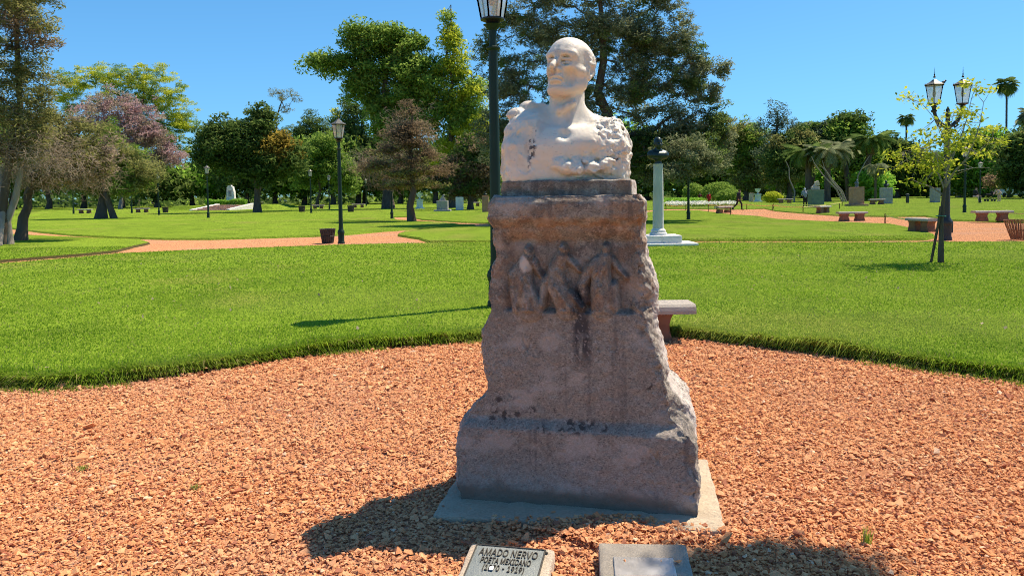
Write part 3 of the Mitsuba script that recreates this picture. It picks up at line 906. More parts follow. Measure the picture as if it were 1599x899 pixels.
def carve(bf):
    """The bust's solid: shoulders grown out of rough stone, neck, head with features."""
    # --- shoulders and chest: a smooth nude chest growing out of unfinished stone
    L0, R0 = bl(783, 284), bl(985, 284)
    bf.rbox(((L0[0] + R0[0]) / 2, 0.0, 0.10), ((R0[0] - L0[0]) / 2, 0.165, 0.13), 0.06, k=0.03)
    sh_l, sh_r = bl(822, 205, 0.02), bl(948, 212, 0.02)
    bf.ell(sh_l, (0.135, 0.15, 0.105), k=0.06)
    bf.ell(sh_r, (0.115, 0.15, 0.095), k=0.06)
    bf.cap(bl(800, 236, 0.0), bl(795, 270, 0.0), 0.075, 0.06, k=0.06)
    bf.cap(bl(966, 232, 0.0), bl(966, 262, -0.01), 0.075, 0.07, k=0.06)
    bf.ell(bl(858, 232, -0.07), (0.12, 0.10, 0.10), k=0.07)                    # pectorals
    bf.ell(bl(918, 228, -0.07), (0.11, 0.10, 0.085), k=0.07)
    bf.cap(bl(882, 200, 0.02), bl(885, 164, 0.015), 0.116, 0.077, k=0.05)      # neck
    bf.cap(bl(885, 168, 0.015), bl(892, 128, 0.02), 0.079, 0.080, k=0.04)
    bf.cap(bl(872, 184, 0.05), bl(832, 186, 0.05), 0.06, 0.05, k=0.07)         # trapezius
    bf.cap(bl(905, 184, 0.05), bl(945, 202, 0.05), 0.06, 0.045, k=0.07)
    bf.cap(bl(905, 150, 0.01), bl(884, 206, -0.105), 0.020, 0.014, k=0.035)    # neck tendon
    bf.cap(bl(862, 156, -0.02), bl(876, 206, -0.105), 0.016, 0.012, k=0.035)
    bf.cap(bl(887, 207, -0.125), bl(938, 204, -0.07), 0.013, 0.015, k=0.04)    # collarbones
    bf.cap(bl(872, 207, -0.125), bl(836, 208, -0.08), 0.013, 0.015, k=0.04)
    bf.ell(bl(880, 208, -0.155), (0.022, 0.022, 0.024), k=0.03, cut=True)      # notch
    bf.cap(bl(897, 160, -0.085), bl(872, 172, -0.1), 0.012, 0.02, k=0.03)
    # stone lumps left unfinished
    for px, py, y, r, in [(802, 182, 0.02, .052), (822, 172, 0.06, .055), (842, 174, 0.07, .050), (796, 206, -.03, .05), (793, 230, -.06, .05), (962, 196, .03, .055), (972, 222, -.02, .055), (976, 246, -.05, .05), (958, 222, -.08, .040), (955, 210, -.03, .045),
                          (872, 256, -.155, .042), (886, 262, -.165, .045), (905, 264, -.165, .048), (925, 262, -.16, .05), (948, 258, -.15, .055), (938, 245, -.135, .042), (900, 250, -.15, .032), (964, 262, -.11, .05), (918, 250, -.145, .035)]:
        bf.ell(bl(px, py, y - (0.012 if py > 240 else 0)), (r * 1.1, r, r * 0.9), k=0.012)
    bf.cap(bl(824, 212, -.145), bl(822, 240, -.16), 0.012, 0.012, k=0.03, cut=True)   # drapery seam on the left breast
    # --- head
    yaw, pit, rol = math.radians(33), math.radians(13), math.radians(-3)
    f = np.array([-math.sin(yaw) * math.cos(pit), -math.cos(yaw) * math.cos(pit), math.sin(pit)])
    s = np.array([math.cos(yaw), -math.sin(yaw), 0.0])
    u = np.cross(s, f) * -1
    u = u if u[2] > 0 else -u
    s, u = s * math.cos(rol) + u * math.sin(rol), u * math.cos(rol) - s * math.sin(rol)
    HM = np.array([s, f, u])
    HC = bl(889, 109, 0.015)
    SC = 1.13


    def hp(a, b, c):
        return HC + (s * a + f * b + u * c) * SC


    def E_(c, r, k=0.02, cut=False):
        bf.ell(hp(*c), np.array(r) * SC, HM, k, cut)


    def C_(a, b, ra, rb=None, k=0.015, cut=False):
        bf.cap(hp(*a), hp(*b), ra * SC, None if rb is None else rb * SC, k, cut)


    E_((0, -0.018, 0.050), (0.108, 0.132, 0.098), 0.02)          # cranium
    E_((0, 0.020, 0.030), (0.096, 0.112, 0.095), 0.04)           # forehead
    E_((0, 0.040, -0.050), (0.076, 0.076, 0.098), 0.035)         # face
    E_((0, 0.062, -0.106), (0.043, 0.044, 0.038), 0.03)          # jaw front
    E_((0, 0.090, -0.123), (0.024, 0.020, 0.019), 0.022)         # chin
    for q in (-1, 1):
        C_((q * 0.082, -0.004, -0.075), (q * 0.034, 0.082, -0.128), 0.020, 0.020, 0.035)   # jaw line
        C_((q * 0.094, -0.005, -0.02), (q * 0.082, -0.004, -0.075), 0.016, 0.016, 0.04)
        C_((q * 0.088, 0.030, -0.022), (q * 0.046, 0.094, -0.030), 0.018, 0.020, 0.025)    # cheekbone
        E_((q * 0.116, 0.042, 0.030), (0.018, 0.034, 0.036), 0.03, True)                   # temple
        C_((q * 0.016, 0.119, 0.038), (q * 0.070, 0.094, 0.036), 0.015, 0.014, 0.018)      # brow
        E_((q * 0.041, 0.117, 0.003), (0.030, 0.031, 0.023), 0.010, True)                  # eye socket
        E_((q * 0.040, 0.080, 0.002), (0.020, 0.023, 0.0175), 0.002)                        # eyeball
        C_((q * 0.022, 0.108, 0.011), (q * 0.060, 0.098, 0.012), 0.0072, 0.0068, 0.004)    # upper lid
        C_((q * 0.022, 0.105, -0.006), (q * 0.056, 0.094, -0.005), 0.0045, 0.0045, 0.006)
        E_((q * 0.060, 0.088, -0.066), (0.025, 0.034, 0.034), 0.03, True)                  # hollow cheek
        # ear
        ec = (q * 0.106, -0.014, -0.010)
        E_(ec, (0.017, 0.028, 0.044), 0.008)
        C_((q * 0.122, -0.022, 0.024), (q * 0.120, -0.036, -0.006), 0.0065, 0.0065, 0.006)
        C_((q * 0.122, -0.022, 0.024), (q * 0.116, 0.004, 0.020), 0.0065, 0.006, 0.006)
        C_((q * 0.120, -0.036, -0.006), (q * 0.114, -0.008, -0.046), 0.0065, 0.0075, 0.006)
        E_((q * 0.124, -0.010, -0.008), (0.012, 0.013, 0.024), 0.006, True)
        E_((q * 0.018, 0.126, -0.046), (0.0125, 0.018, 0.0115), 0.008)                     # nostril wing
        E_((q * 0.011, 0.139, -0.0565), (0.0065, 0.009, 0.006), 0.003, True)
    C_((0, 0.108, 0.030), (0, 0.132, -0.008), 0.012, 0.013, 0.014)                         # nose
    C_((0, 0.132, -0.004), (0, 0.162, -0.040), 0.0125, 0.0145, 0.005)
    E_((0, 0.104, -0.078), (0.040, 0.024, 0.026), 0.02)                                    # mouth mound
    E_((0, 0.114, -0.0765), (0.032, 0.011, 0.0075), 0.012)
    E_((0, 0.1115, -0.0925), (0.028, 0.012, 0.0080), 0.012)
    for a, b in (((-0.036, 0.112, -0.0885), (-0.012, 0.129, -0.0835)), ((-0.012, 0.129, -0.0835), (0.012, 0.129, -0.0835)), ((0.012, 0.129, -0.0835), (0.036, 0.112, -0.0885)), ((0.036, 0.112, -0.0885), (0.041, 0.104, -0.098)), ((-0.036, 0.112, -0.0885), (-0.041, 0.104, -0.098))):
        C_(a, b, 0.0052, 0.0052, 0.004, True)
    C_((0, 0.1235, -0.058), (0, 0.125, -0.068), 0.004, 0.004, 0.006, True)                 # philtrum
    C_((-0.02, 0.112, -0.108), (0.02, 0.112, -0.108), 0.006, 0.006, 0.012, True)           # under the lip
    for q in (-1, 1):
        C_((q * 0.025, 0.122, -0.052), (q * 0.050, 0.100, -0.086), 0.0032, 0.0032, 0.008, True)
    g = np.stack(np.meshgrid(*bf.ax, indexing='ij'), -1)
    band = np.abs(bf.F) < 0.05
    q = g[band]
    loc = (q - HC) @ HM.T
    # short waved hair on the sides and back; rough tooling over the unfinished stone
    hair = ramp(-loc[:, 1], -0.055, 0.0) * ramp(loc[:, 2], -0.055, -0.01) * (1 - ramp(loc[:, 2], 0.075, 0.115)) * ramp(np.abs(loc[:, 0]), 0.02, 0.07)
    hair *= 1 - np.exp(-(((loc[:, 1] + 0.018) / 0.034) ** 2 + ((loc[:, 2] + 0.004) / 0.045) ** 2))
    dd = hair * (0.006 + 0.020 * (meshkit.fbm(loc * [30, 30, 42], 3, 4) - 0.5))
    cen = bl(880, 205, -0.1)
    rr = np.linalg.norm((q - cen) * [1.0, 0.35, 1.05], axis=1)
    rock = ramp(rr, 0.10, 0.20) * (1 - ramp(q[:, 2], 0.36, 0.42))
    left_smooth = np.exp(-(((q[:, 0] - bl(850, 0)[0]) / 0.12) ** 2 + ((q[:, 2] - 0.12) / 0.15) ** 2))
    rock *= np.maximum(ramp(np.abs(q[:, 0] - bl(885, 0)[0]), 0.11, 0.17), 1 - ramp(q[:, 2], 0.14, 0.19))
    rock *= (1 - 0.8 * left_smooth) * (0.45 + 0.55 * ramp(q[:, 0], -0.05, 0.12))
    chunk = np.exp(-(((q[:, 0] - bl(915, 0)[0]) / 0.17) ** 2 + ((q[:, 2] - 0.085) / 0.075) ** 2)) * (q[:, 1] < -0.02)
    shr = np.exp(-(((q[:, 0] - bl(960, 0)[0]) / 0.07) ** 2 + ((q[:, 2] - 0.24) / 0.10) ** 2))
    _, ci = FACET.query(q)
    fac = FOFF[ci] + ((q - FSEED[ci]) * FDIR[ci]).sum(1)
    _, ci2 = FACET2.query(q)
    fac2 = FOFF2[ci2] + ((q - FSEED2[ci2]) * FDIR2[ci2]).sum(1)
    dd += (rock + 0.8 * chunk + 0.4 * shr) * (0.018 * (meshkit.fbm(q * 12, 2, 11) - 0.5) + 0.55 * fac + 0.4 * fac2 + 0.007 * (meshkit.fbm(q * 70, 2, 13) - 0.5) - 0.004)
    bf.F[band] -= dd.astype(np.float32)
    del g, q, loc, band
    s0, gg = bf.block((-1, -1, -1), (1, 1, 1))
    bf.F = np.maximum(bf.F, -(gg[..., 2]))                                # flat base

    if bf.h > 0.004:
        bf.F = gaussian_filter(np.clip(bf.F, -0.016, 0.016), 0.6)
    return bf


Z_SEAM = 0.430
fa = carve(Field((-0.43, -0.30, -0.01), (0.43, 0.30, Z_SEAM), 0.0043))
fb = carve(Field((-0.20, -0.26, Z_SEAM - 0.022), (0.24, 0.24, 0.83), 0.0026))
bv, bfc = cat([smoothed(fa.mesh(open_z=(-1,)), 3), smoothed(fb.mesh(open_z=(0,)), 2)])


XC = bl(884, 0)[0]
bv[:, 0] = XC + (bv[:, 0] - XC) * 0.94


def marble(p, n, uv):
    x, z = p.x - float(BO[0]), p.z - float(BO[2])
    a = pfbm(p.x * 7, p.y * 7, p.z * 7, 4); b = pfbm(p.x * 40, p.y * 40, p.z * 40, 3)
    col = pmix((0.54, 0.495, 0.42), (0.73, 0.70, 0.63), 0.5 * a + 0.5 * b)
    col = pmix(col, (0.36, 0.35, 0.33), 0.5 * sstep(0.56, 0.72, pfbm(p.x * 13, p.y * 13, p.z * 5, 4)))
    # rusty weathering under chin and towards the lower left
    o = sstep(0.48, 0.68, pfbm(p.x * 5 + 9, p.y * 5, p.z * 5, 4))
    col = pmix(col, (0.60, 0.47, 0.33), o * 0.28)
    nose = bl(860, 113, -0.15)
    col = pmix(col, (0.40, 0.24, 0.14), 0.6 * sstep(0.030, 0.012, dr.sqrt(dr.square(x - float(nose[0])) + dr.square(z - float(nose[2])) * 2.2)))
    chin = sstep(0.07, 0.0, dr.sqrt(dr.square(x + 0.03) + dr.square(z - 0.42) * 1.5))
    col = pmix(col, (0.55, 0.38, 0.24), 0.45 * chin * a)
    # black streaks down the left breast
    cx = float(bl(828, 225)[0]); 
    st = sstep(0.030, 0.004, dr.abs(x - cx - 0.18 * (z - 0.20) - 0.03 * (pnoise(z * 22) - 0.5))) * sstep(0.04, 0.10, z) * sstep(0.30, 0.26, z)
    st = st * sstep(0.50, 0.57, pfbm(p.x * 95, p.y * 40, p.z * 60, 3)) * sstep(0.38, 0.52, pfbm(p.x * 16, p.y * 9, p.z * 18 + 4))
    col = pmix(col, (0.06, 0.06, 0.07), dr.clip(st * 1.0, 0, 0.95))
    fl = sstep(0.70, 0.76, pfbm(p.x * 120, p.y * 120, p.z * 120, 2)) * sstep(0.5, 0.6, pnoise(p.x * 8, p.y * 8, p.z * 8))
    return pmix(col, (0.20, 0.18, 0.16), fl * 0.25)


mat('m_marble', marble, 0.55, 0.35, bump=lambda p, n, uv: pfbm(p.x * 80, p.y * 80, p.z * 80, 3), bscale=0.0015)
put('marble_bust', (bv + BO, bfc), 'm_marble', smooth=True)
tell('marble_bust', 'white marble bust of a bare chested man looking up to the left', 'bust')

# ------------------------------------------------------------------ the two plaques
mat('m_plaque_stone', lambda p, n, uv: pmix((0.36, 0.29, 0.22), (0.52, 0.46, 0.37), pfbm(p.x * 14, p.y * 14, p.z * 14, 4)) * (0.85 + 0.3 * pnoise(p.x * 240, p.y * 240)), 0.9, 0.2, bump=lambda p, n, uv: pnoise(p.x * 160, p.y * 160, p.z * 160), bscale=0.002)
mat('m_plaque_metal', lambda p, n, uv: pmix((0.16, 0.19, 0.19), (0.30, 0.33, 0.32), pfbm(p.x * 16, p.y * 16, 1.0, 4)), 0.5, 0.5, 0.35, bump=lambda p, n, uv: pnoise(p.x * 190, p.y * 190), bscale=0.0008)
mat('m_letter', (0.075, 0.07, 0.06), 0.55, 0.5, 0.4)
mat('m_steel', lambda p, n, uv: pmix((0.42, 0.42, 0.41), (0.70, 0.70, 0.71), pfbm(p.x * 18, p.y * 18, 1.0, 4)), 0.36, 0.5, 0.75)


def plaque(key, P0, P1, depth, tilt, z0, text):
    w = np.linalg.norm((P1 - P0)[:2]); rz = math.atan2(*(P1 - P0)[1::-1])
    def L(m):                          # local: x along the top edge, y up towards it, z out
        v, f2 = tri(m)
        v = v - [w / 2, 0, 0]
        ca, sa = math.cos(tilt), math.sin(tilt)
        v = np.c_[v[:, 0], v[:, 1] * ca - v[:, 2] * sa, v[:, 1] * sa + v[:, 2] * ca]
        c, s2 = math.cos(rz), math.sin(rz)
        v = np.c_[v[:, 0] * c - v[:, 1] * s2, v[:, 0] * s2 + v[:, 1] * c, v[:, 2]]
        return v + (P0 + P1) / 2 * [1, 1, 0] + [0, 0, z0], f2
    return w, L


w, L = plaque('name_plaque', *PL1, 0.36, math.radians(9), 0.072, '')
m = grid_box(w, 0.36, 0.07, 0.014, 0.003, 3)
put('name_plaque__stone_base', L(move(m, (w / 2, -0.18, -0.035))), 'm_plaque_stone', smooth=True)
tell('name_plaque__stone_base', 'pale stone block')
pm = 0.034
pw = w - 2 * pm - 0.005
plate = box((w / 2 - 0.002, -0.028 - 0.15, 0.004), (pw, 0.30, 0.012), ch=0.003)
rim = cat([box((w / 2 - 0.002, -0.028, 0.008), (pw + 0.008, 0.006, 0.014), ch=0.002), box((w / 2 - 0.002 - pw / 2, -0.178, 0.008), (0.006, 0.30, 0.014), ch=0.002), box((w / 2 - 0.002 + pw / 2, -0.178, 0.008), (0.006, 0.30, 0.014), ch=0.002)])
put('name_plaque__plate', L(plate), 'm_plaque_metal')
put('name_plaque__plate__rim', L(rim), 'm_letter')
put('name_plaque__bolt', L(move(lathe([(0.0055, 0), (0.0055, 0.004), (0.003, 0.006), (0, 0.0065)], 12), (w - 0.030, -0.036, 0.003))), 'm_letter')
yy = -0.052
for text, h, wid in (('AMADO NERVO', 0.046, 0.84), ('POETA MEXICANO', 0.037, 0.71), ('(1870 - 1919)', 0.036, 0.58)):
    m = meshkit.text_mesh(text, h, 0.006)
    v, f2 = tri(m)
    v[:, 0] -= v[:, 0].min(); v[:, 1] *= 1.0; v[:, 0] *= pw * wid / v[:, 0].max()
    yy -= h
    v += [w / 2 - 0.002 - pw * wid / 2, yy, 0.0095]
    put('name_plaque__plate__lettering', L((v, f2)), 'm_letter')
    yy -= 0.013
put('paper_scrap', L(box((w * 0.365, -0.187, 0.0165), (0.017, 0.022, 0.003))), 'm_paper')
mat('m_paper', (0.8, 0.8, 0.8), 0.9)
tell('paper_scrap', 'small white scrap stuck on the name plate', 'paper scrap')
tell('name_plaque', 'bronze name plate with raised lettering on a pale stone base', 'plaque')

w, L = plaque('blank_plaque', *PL2, 0.40, math.radians(7), 0.080, '')
m = grid_box(w, 0.40, 0.09, 0.014, 0.003, 9)
mat('m_plaque_dark', lambda p, n, uv: pmix((0.16, 0.145, 0.125), (0.33, 0.30, 0.255), pfbm(p.x * 9, p.y * 9, p.z * 9, 4)) * (0.85 + 0.3 * pnoise(p.x * 240, p.y * 240)), 0.6, 0.4)
put('blank_plaque__stone_base', L(move(m, (w / 2, -0.20, -0.045))), 'm_plaque_dark', smooth=True)
put('blank_plaque__plate', L(box((w * 0.485, -0.120 - 0.12, 0.003), (w * 0.66, 0.24, 0.012), ch=0.003)), 'm_steel')
tell('blank_plaque', 'low grey stone block with a shiny metal plate, right of the name plate', 'plaque')
# three chips and a dry leaf left on it
for i, (fx, fy, sz) in enumerate([(0.28, -0.150, .011), (0.68, -0.146, .012), (0.86, -0.15, .013)]):
    v, f2, c = chips(np.array([[0.0, 0.0]]), sz, 80 + i)
    b, _ = L((np.array([[fx * w, fy, 0.010]]), np.zeros((0, 3), int)))
    k = put(numbered('brick_chip'), (v + b[0] - [0, 0, 0.004], f2), 'm_chip', color=c)
    tell(k, ['small brick chip on the left of the shiny metal plate', 'brick chip on the right part of the shiny metal plate', 'brick chip on the stone rim right of the metal plate'][i], 'brick chip')
# ------------------------------------------------------------------ trees
mat('m_bark', lambda p, n, uv: pmix((0.060, 0.045, 0.034), (0.150, 0.120, 0.095), pfbm(p.x * 6, p.y * 6, p.z * 1.6, 4)), 0.95, 0.1, bump=lambda p, n, uv: pfbm(p.x * 14, p.y * 14, p.z * 3, 3), bscale=0.03, two=True)
mat('m_bark_pale', lambda p, n, uv: pmix((0.17, 0.15, 0.13), (0.33, 0.29, 0.25), pfbm(p.x * 7, p.y * 7, p.z * 2, 4)), 0.95, 0.1, bump=lambda p, n, uv: pfbm(p.x * 14, p.y * 14, p.z * 4, 3), bscale=0.02, two=True)
GREENS = {
    'light': ((0.120, 0.215, 0.030), (0.345, 0.480, 0.110)),
    'fresh': ((0.149, 0.333, 0.034), (0.380, 0.621, 0.098)),
    'lime': ((0.310, 0.391, 0.028), (0.690, 0.713, 0.086)),
    'mid': ((0.097, 0.193, 0.028), (0.311, 0.442, 0.083)),
    'dark': ((0.049, 0.100, 0.025), (0.193, 0.269, 0.076)),
    'pine': ((0.090, 0.121, 0.061), (0.344, 0.379, 0.214)),
    'olive': ((0.138, 0.155, 0.047), (0.394, 0.394, 0.152)),
    'dry': ((0.218, 0.172, 0.127), (0.460, 0.380, 0.293)),
    'brown': ((0.149, 0.110, 0.069), (0.333, 0.253, 0.167)),
    'pink': ((0.330, 0.215, 0.220), (0.560, 0.390, 0.405)),
    'orange': ((0.172, 0.138, 0.029), (0.391, 0.299, 0.063)),
    'blue': ((0.063, 0.109, 0.071), (0.172, 0.236, 0.155)),
}


LEAF_K = 1.6


def wood(nodes, parent, count, rad0, power=0.5, tipr=0.012, k=5, flare=1.0):
    """Tubes for a skeleton: nodes (n, 3), parent index, number of twigs carried by each node."""
    r = np.maximum(rad0 * (count / count.max()) ** power, tipr)
    c = np.arange(1, len(nodes))
    p = parent[1:]
    rp = np.minimum(r[p], r[c] * 1.6)
    return segs(nodes[p], nodes[c], rp, r[c], k)


def grow(trunk, tips, seed, wiggle=0.06, sink=0.35):
    """Joins the twig tips to the trunk polyline: nearest first, each to the closest node, by way of a bent midpoint."""
    g = rng(seed)
    nodes = [np.asarray(q, float) for q in trunk]
    parent = list(range(-1, len(nodes) - 1))
    low = len(nodes) // 3
    d0 = np.linalg.norm(tips - nodes[-1], axis=1) + np.linalg.norm(tips - np.asarray(trunk)[low:][:, None], axis=2).min(0)
    ends = []
    for t in tips[np.argsort(d0)]:
        N = np.array(nodes)
        dv = N - t
        dist = np.sqrt((dv[:, :2] ** 2).sum(1) + (dv[:, 2] * np.where(dv[:, 2] > 0, 1.5, 1.0)) ** 2)
        dist[:low] += 100
        j = int(np.argmin(dist))
        L = np.linalg.norm(t - N[j])
        m = len(nodes)
        steps = max(1, min(4, int(L / 0.9)))
        prev = j
        for q in range(1, steps + 1):
            f = q / steps
            x = N[j] + (t - N[j]) * f
            if q < steps:
                x = x + g.normal(0, wiggle * L, 3) + [0, 0, -sink * 0.25 * L * f * (1 - f)]
            nodes.append(x); parent.append(prev); prev = len(nodes) - 1
        ends.append(prev)
    parent = np.array(parent)
    count = np.zeros(len(nodes)); count[ends] = 1
    for i in range(len(nodes) - 1, 0, -1):
        count[parent[i]] += count[i]
    return np.array(nodes), parent, np.maximum(count, 0.3), np.array(ends)


def leaf_faces(c, size, seed, aspect=0.5, up=0.25, hang=0.0, quad=False):
    """Loose leaves: small triangles (or folded rhombs) with random attitude at the points c."""
    g = rng(seed); n = len(c)
    s = np.broadcast_to(size, (n,)) * g.uniform(0.65, 1.35, n)
    d = g.normal(0, 1, (n, 3)); d[:, 2] = d[:, 2] * 0.7 - hang; d /= np.linalg.norm(d, axis=1, keepdims=True)
    nn = g.normal(0, 1, (n, 3)); nn[:, 2] += up * 4
    w = np.cross(d, nn); w /= np.maximum(np.linalg.norm(w, axis=1, keepdims=True), 1e-6)
    a = c - d * (s / 2)[:, None]; b = c + d * (s / 2)[:, None]; w = w * (s * aspect / 2)[:, None]
    m = c - d * (s * 0.08)[:, None]
    if quad:
        v = np.stack([a, m + w, b, m - w], 1)
        f = np.array([[0, 1, 2], [0, 2, 3]])
    else:
        v = np.stack([a + w * 0.8, a - w * 0.8, b], 1)
        f = np.array([[0, 1, 2]])
    k = v.shape[1]
    return v.reshape(-1, 3), (f[None] + (np.arange(n) * k)[:, None, None]).reshape(-1, 3), k


def leaf_cols(n, pal, seed, tint=None):
    g = rng(seed)
    lo, hi = map(np.array, GREENS[pal])
    t = np.clip(g.normal(0.5, 0.27, n) + (0 if tint is None else tint), 0, 1)[:, None]
    return lo * (1 - t) + hi * t


def blob_points(blobs, n, seed, shell=0.55):
    """Random points in ellipsoids (centre, radii), denser towards the outside."""
    g = rng(seed)
    vol = np.array([np.prod(b[1]) ** 0.72 for b in blobs])
    which = g.choice(len(blobs), n, p=vol / vol.sum())
    d = g.normal(0, 1, (n, 3)); d /= np.linalg.norm(d, axis=1, keepdims=True)
    r = g.uniform(0, 1, n) ** (shell / 1.6) * np.clip(g.normal(0.98, 0.17, n), 0.5, 1.45)
    c = np.array([b[0] for b in blobs])[which]; rad = np.array([b[1] for b in blobs])[which]
    return c + d * rad * r[:, None], which


def px_blobs(Y, blobs):
    """Ellipses drawn in photo pixels (px, py, rx, ry, dy=0, pal=None) at depth Y as crowns of true size."""
    out = []
    for b in blobs:
        px, py, rx, ry = b[:4]; dy = b[4] if len(b) > 4 else 0
        s = (Y + dy) / FPX
        out.append((pt(px, py, Y + dy), np.array([rx * s, max(rx, ry) * s * 0.75, ry * s])))
    return out


def tree(name, label, base, blobs, pal, ntip, per, leaf, clump, seed, trunk_r=0.25, lean=None, group=None, cat_='tree', bark='m_bark', pal2=None, mix2=0.0,
         aspect=0.55, hang=0.0, up=0.25, bare=0.0, trunk_top=None, quad=False, shell=0.55, patch=None, twig=0.012, splits=1, flat=1.0, fk=5, Y=None, big=1.0):
    """One tree: base = pixel of its foot or a ground point; blobs in pixels (crown envelope)."""
    key = numbered(name)
    leaf, clump, trunk_r, twig = leaf * big, clump * big, trunk_r * big, twig * big
    g = rng(seed)
    base = np.asarray(base, float) if len(base) == 3 else at(base[0], base[1], LAWN_Z)
    Y = base[1] if Y is None else Y
    B = px_blobs(Y, blobs)
    tips, which = blob_points(B, ntip, seed + 1, shell)
    top = np.mean([b[0] for b in B], 0)
    hi = max(b[0][2] for b in B)
    tt_ = top * [1, 1, 0] + [0, 0, base[2] + (hi - base[2]) * 0.92] if trunk_top is None else pt(*trunk_top, Y)
    n = 9
    s = np.linspace(0, 1, n)[:, None]
    path = base + (tt_ - base) * np.c_[s ** 1.25, s ** 1.25, s]
    path[1:-1] += g.normal(0, 0.012 * np.linalg.norm(tt_ - base), (n - 2, 3)) * [1, 1, 0]
    nodes, par, cnt, ends = grow(path, tips, seed + 2)
    wv, wf = wood(nodes, par, cnt, trunk_r * 0.8, 0.5, twig, fk)
    # the bole: a fluted, flaring tube
    r = trunk_r * np.interp(np.linspace(0, 1, n), [0, 0.06, 0.15, 1], [1.45, 1.12, 1.0, 0.15])
    p = np.vstack([path[:1] - [0, 0, 0.12], path])
    tv, tf = tube(p, np.r_[r[0] * 1.25, r], 12)
    tv = tv + (meshkit.fbm(tv * [5, 5, 1.2], 3, seed) - 0.5)[:, None] * 0.35 * trunk_r * np.r_[g.normal(0, 1, 2), 0]
    m = cat([(tv, tf), (wv, wf)])
    put(key + '__trunk', m, bark, smooth=True)
    # leaves
    kk = int(ntip * (1 - bare))
    pick = g.permutation(ntip)[:kk]
    E_ = nodes[ends][pick]
    dens = np.clip(g.lognormal(-0.1, 0.7, kk), 0.12, 3.5)
    reps = np.maximum((0.85 * per * dens).astype(int), 3)
    ci = np.repeat(np.arange(kk), reps)
    off = g.normal(0, 1, (len(ci), 3)); off *= np.minimum(1, 1.9 / np.maximum(np.linalg.norm(off, axis=1, keepdims=True), 1e-6))
    off *= clump * (0.8 * np.sqrt(dens) * g.uniform(0.75, 1.25, kk))[ci][:, None] * [1, 1, 0.62 * flat]
    C = E_[ci] + off
    v, f, k = leaf_faces(C, leaf * LEAF_K, seed + 3, aspect, up, hang, quad)
    tint = g.normal(0, 0.16, kk)[ci] + 0.9 * (meshkit.fbm(C * 0.45, 3, seed) - 0.5)
    col = leaf_cols(len(C), pal, seed + 4, tint)
    if pal2:
        sel = (meshkit.fbm(E_ * 0.55 + 11, 3, seed + 9) + g.normal(0, 0.05, kk) > 1 - mix2)[ci] if mix2 < 1 else np.ones(len(C), bool)
        if patch is not None:                      # a second foliage colour in one part of the crown (px, py, r)
            c0 = pt(patch[0], patch[1], Y); rr = patch[2] * Y / FPX
            dd = np.hypot(E_[:, 0] - c0[0], E_[:, 2] - c0[2]) / rr
            sel = ((dd + g.normal(0, 0.25, kk)) < 1)[ci]
        col[sel] = leaf_cols(sel.sum(), pal2, seed + 5, tint[sel])
    put(key + '__crown', (v, f), 'm_leaf', color=np.repeat(col, k, 0))
    tell(key, label, cat_, group)
    return key


def twiggy(key, pts, seed, n, length, width, pal, spread=0.5, sag=0.3):
    """Bare dead twigs: long thin slivers around points, added as a part."""
    g = rng(seed)
    c = pts[g.integers(0, len(pts), n)] + g.normal(0, spread, (n, 3))
    d = g.normal(0, 1, (n, 3)); d[:, 2] -= sag; d /= np.linalg.norm(d, axis=1, keepdims=True)
    L = length * g.uniform(0.4, 1.3, n)
    e = c + d * L[:, None]
    md = (c + e) / 2 + g.normal(0, 0.08, (n, 3)) * L[:, None]
    v1, f1 = segs(np.vstack([c, md]), np.vstack([md, e]), np.full(2 * n, width), np.r_[np.full(n, width * 0.8), np.full(n, width * 0.3)], 3)
    col = leaf_cols(n, pal, seed + 1)
    put(key + '__dead_twigs', (v1, f1), 'm_twig', color=np.repeat(np.vstack([col, col]), 6, 0))


# --- left foreground: dry cypress trees
D1 = at(8, 381, LAWN_Z)
k = tree('cypress', 'tall thin cypress at the left edge with grey dead twigs low down', D1,
         [(30, -60, 60, 90), (34, 30, 46, 60), (40, 110, 44, 50), (20, 170, 62, 50), (75, 60, 16, 24), (30, 225, 60, 34), (-40, 120, 50, 90), (60, 170, 30, 40)],
         'olive', 460, 66, 0.105, 0.20, 100, trunk_r=0.14, pal2='brown', mix2=0.42, aspect=0.32, trunk_top=(36, -60), twig=0.006, shell=0.8)
tp = blob_points(px_blobs(D1[1], [(30, 245, 75, 45), (90, 240, 60, 36), (20, 200, 50, 40)]), 400, 5)[0]
twiggy(k, tp, 101, 2600, 0.42, 0.0045, 'dry', 0.22)
# second, paler stem beside it
p0 = at(24, 381, LAWN_Z); pth = np.array([p0 - [0, 0, .1], p0, pt(20, 345, D1[1]), pt(32, 310, D1[1]), pt(40, 270, D1[1]), pt(30, 200, D1[1])])
p0b = at(-2, 383, LAWN_Z)
put(k + '__trunk', cat([tube(pth + [-.25, .1, 0], [.17, .14, .11, .12, .09, .05], 10), tube(np.array([p0b - [0, 0, .1], p0b, pt(4, 330, D1[1]), pt(2, 260, D1[1])]), [.15, .12, .1, .06], 10)]), 'm_bark_pale', smooth=True)
k = tree('cypress', 'leaning dark stemmed cypress with brown drooping boughs beside the tall left one', (32, 375),
         [(70, 215, 34, 34), (110, 220, 46, 44), (55, 270, 42, 26), (120, 262, 46, 30), (150, 245, 36, 34), (80, 180, 30, 22)],
         'olive', 300, 62, 0.11, 0.22, 110, trunk_r=0.19, pal2='dry', mix2=0.50, aspect=0.30, trunk_top=(66, 235), twig=0.007, shell=0.75)
tp = blob_points(px_blobs(at(32, 375)[1], [(100, 255, 75, 36), (140, 275, 50, 22), (60, 250, 40, 40)]), 300, 6)[0]
twiggy(k, tp, 111, 2400, 0.45, 0.005, 'dry', 0.25)
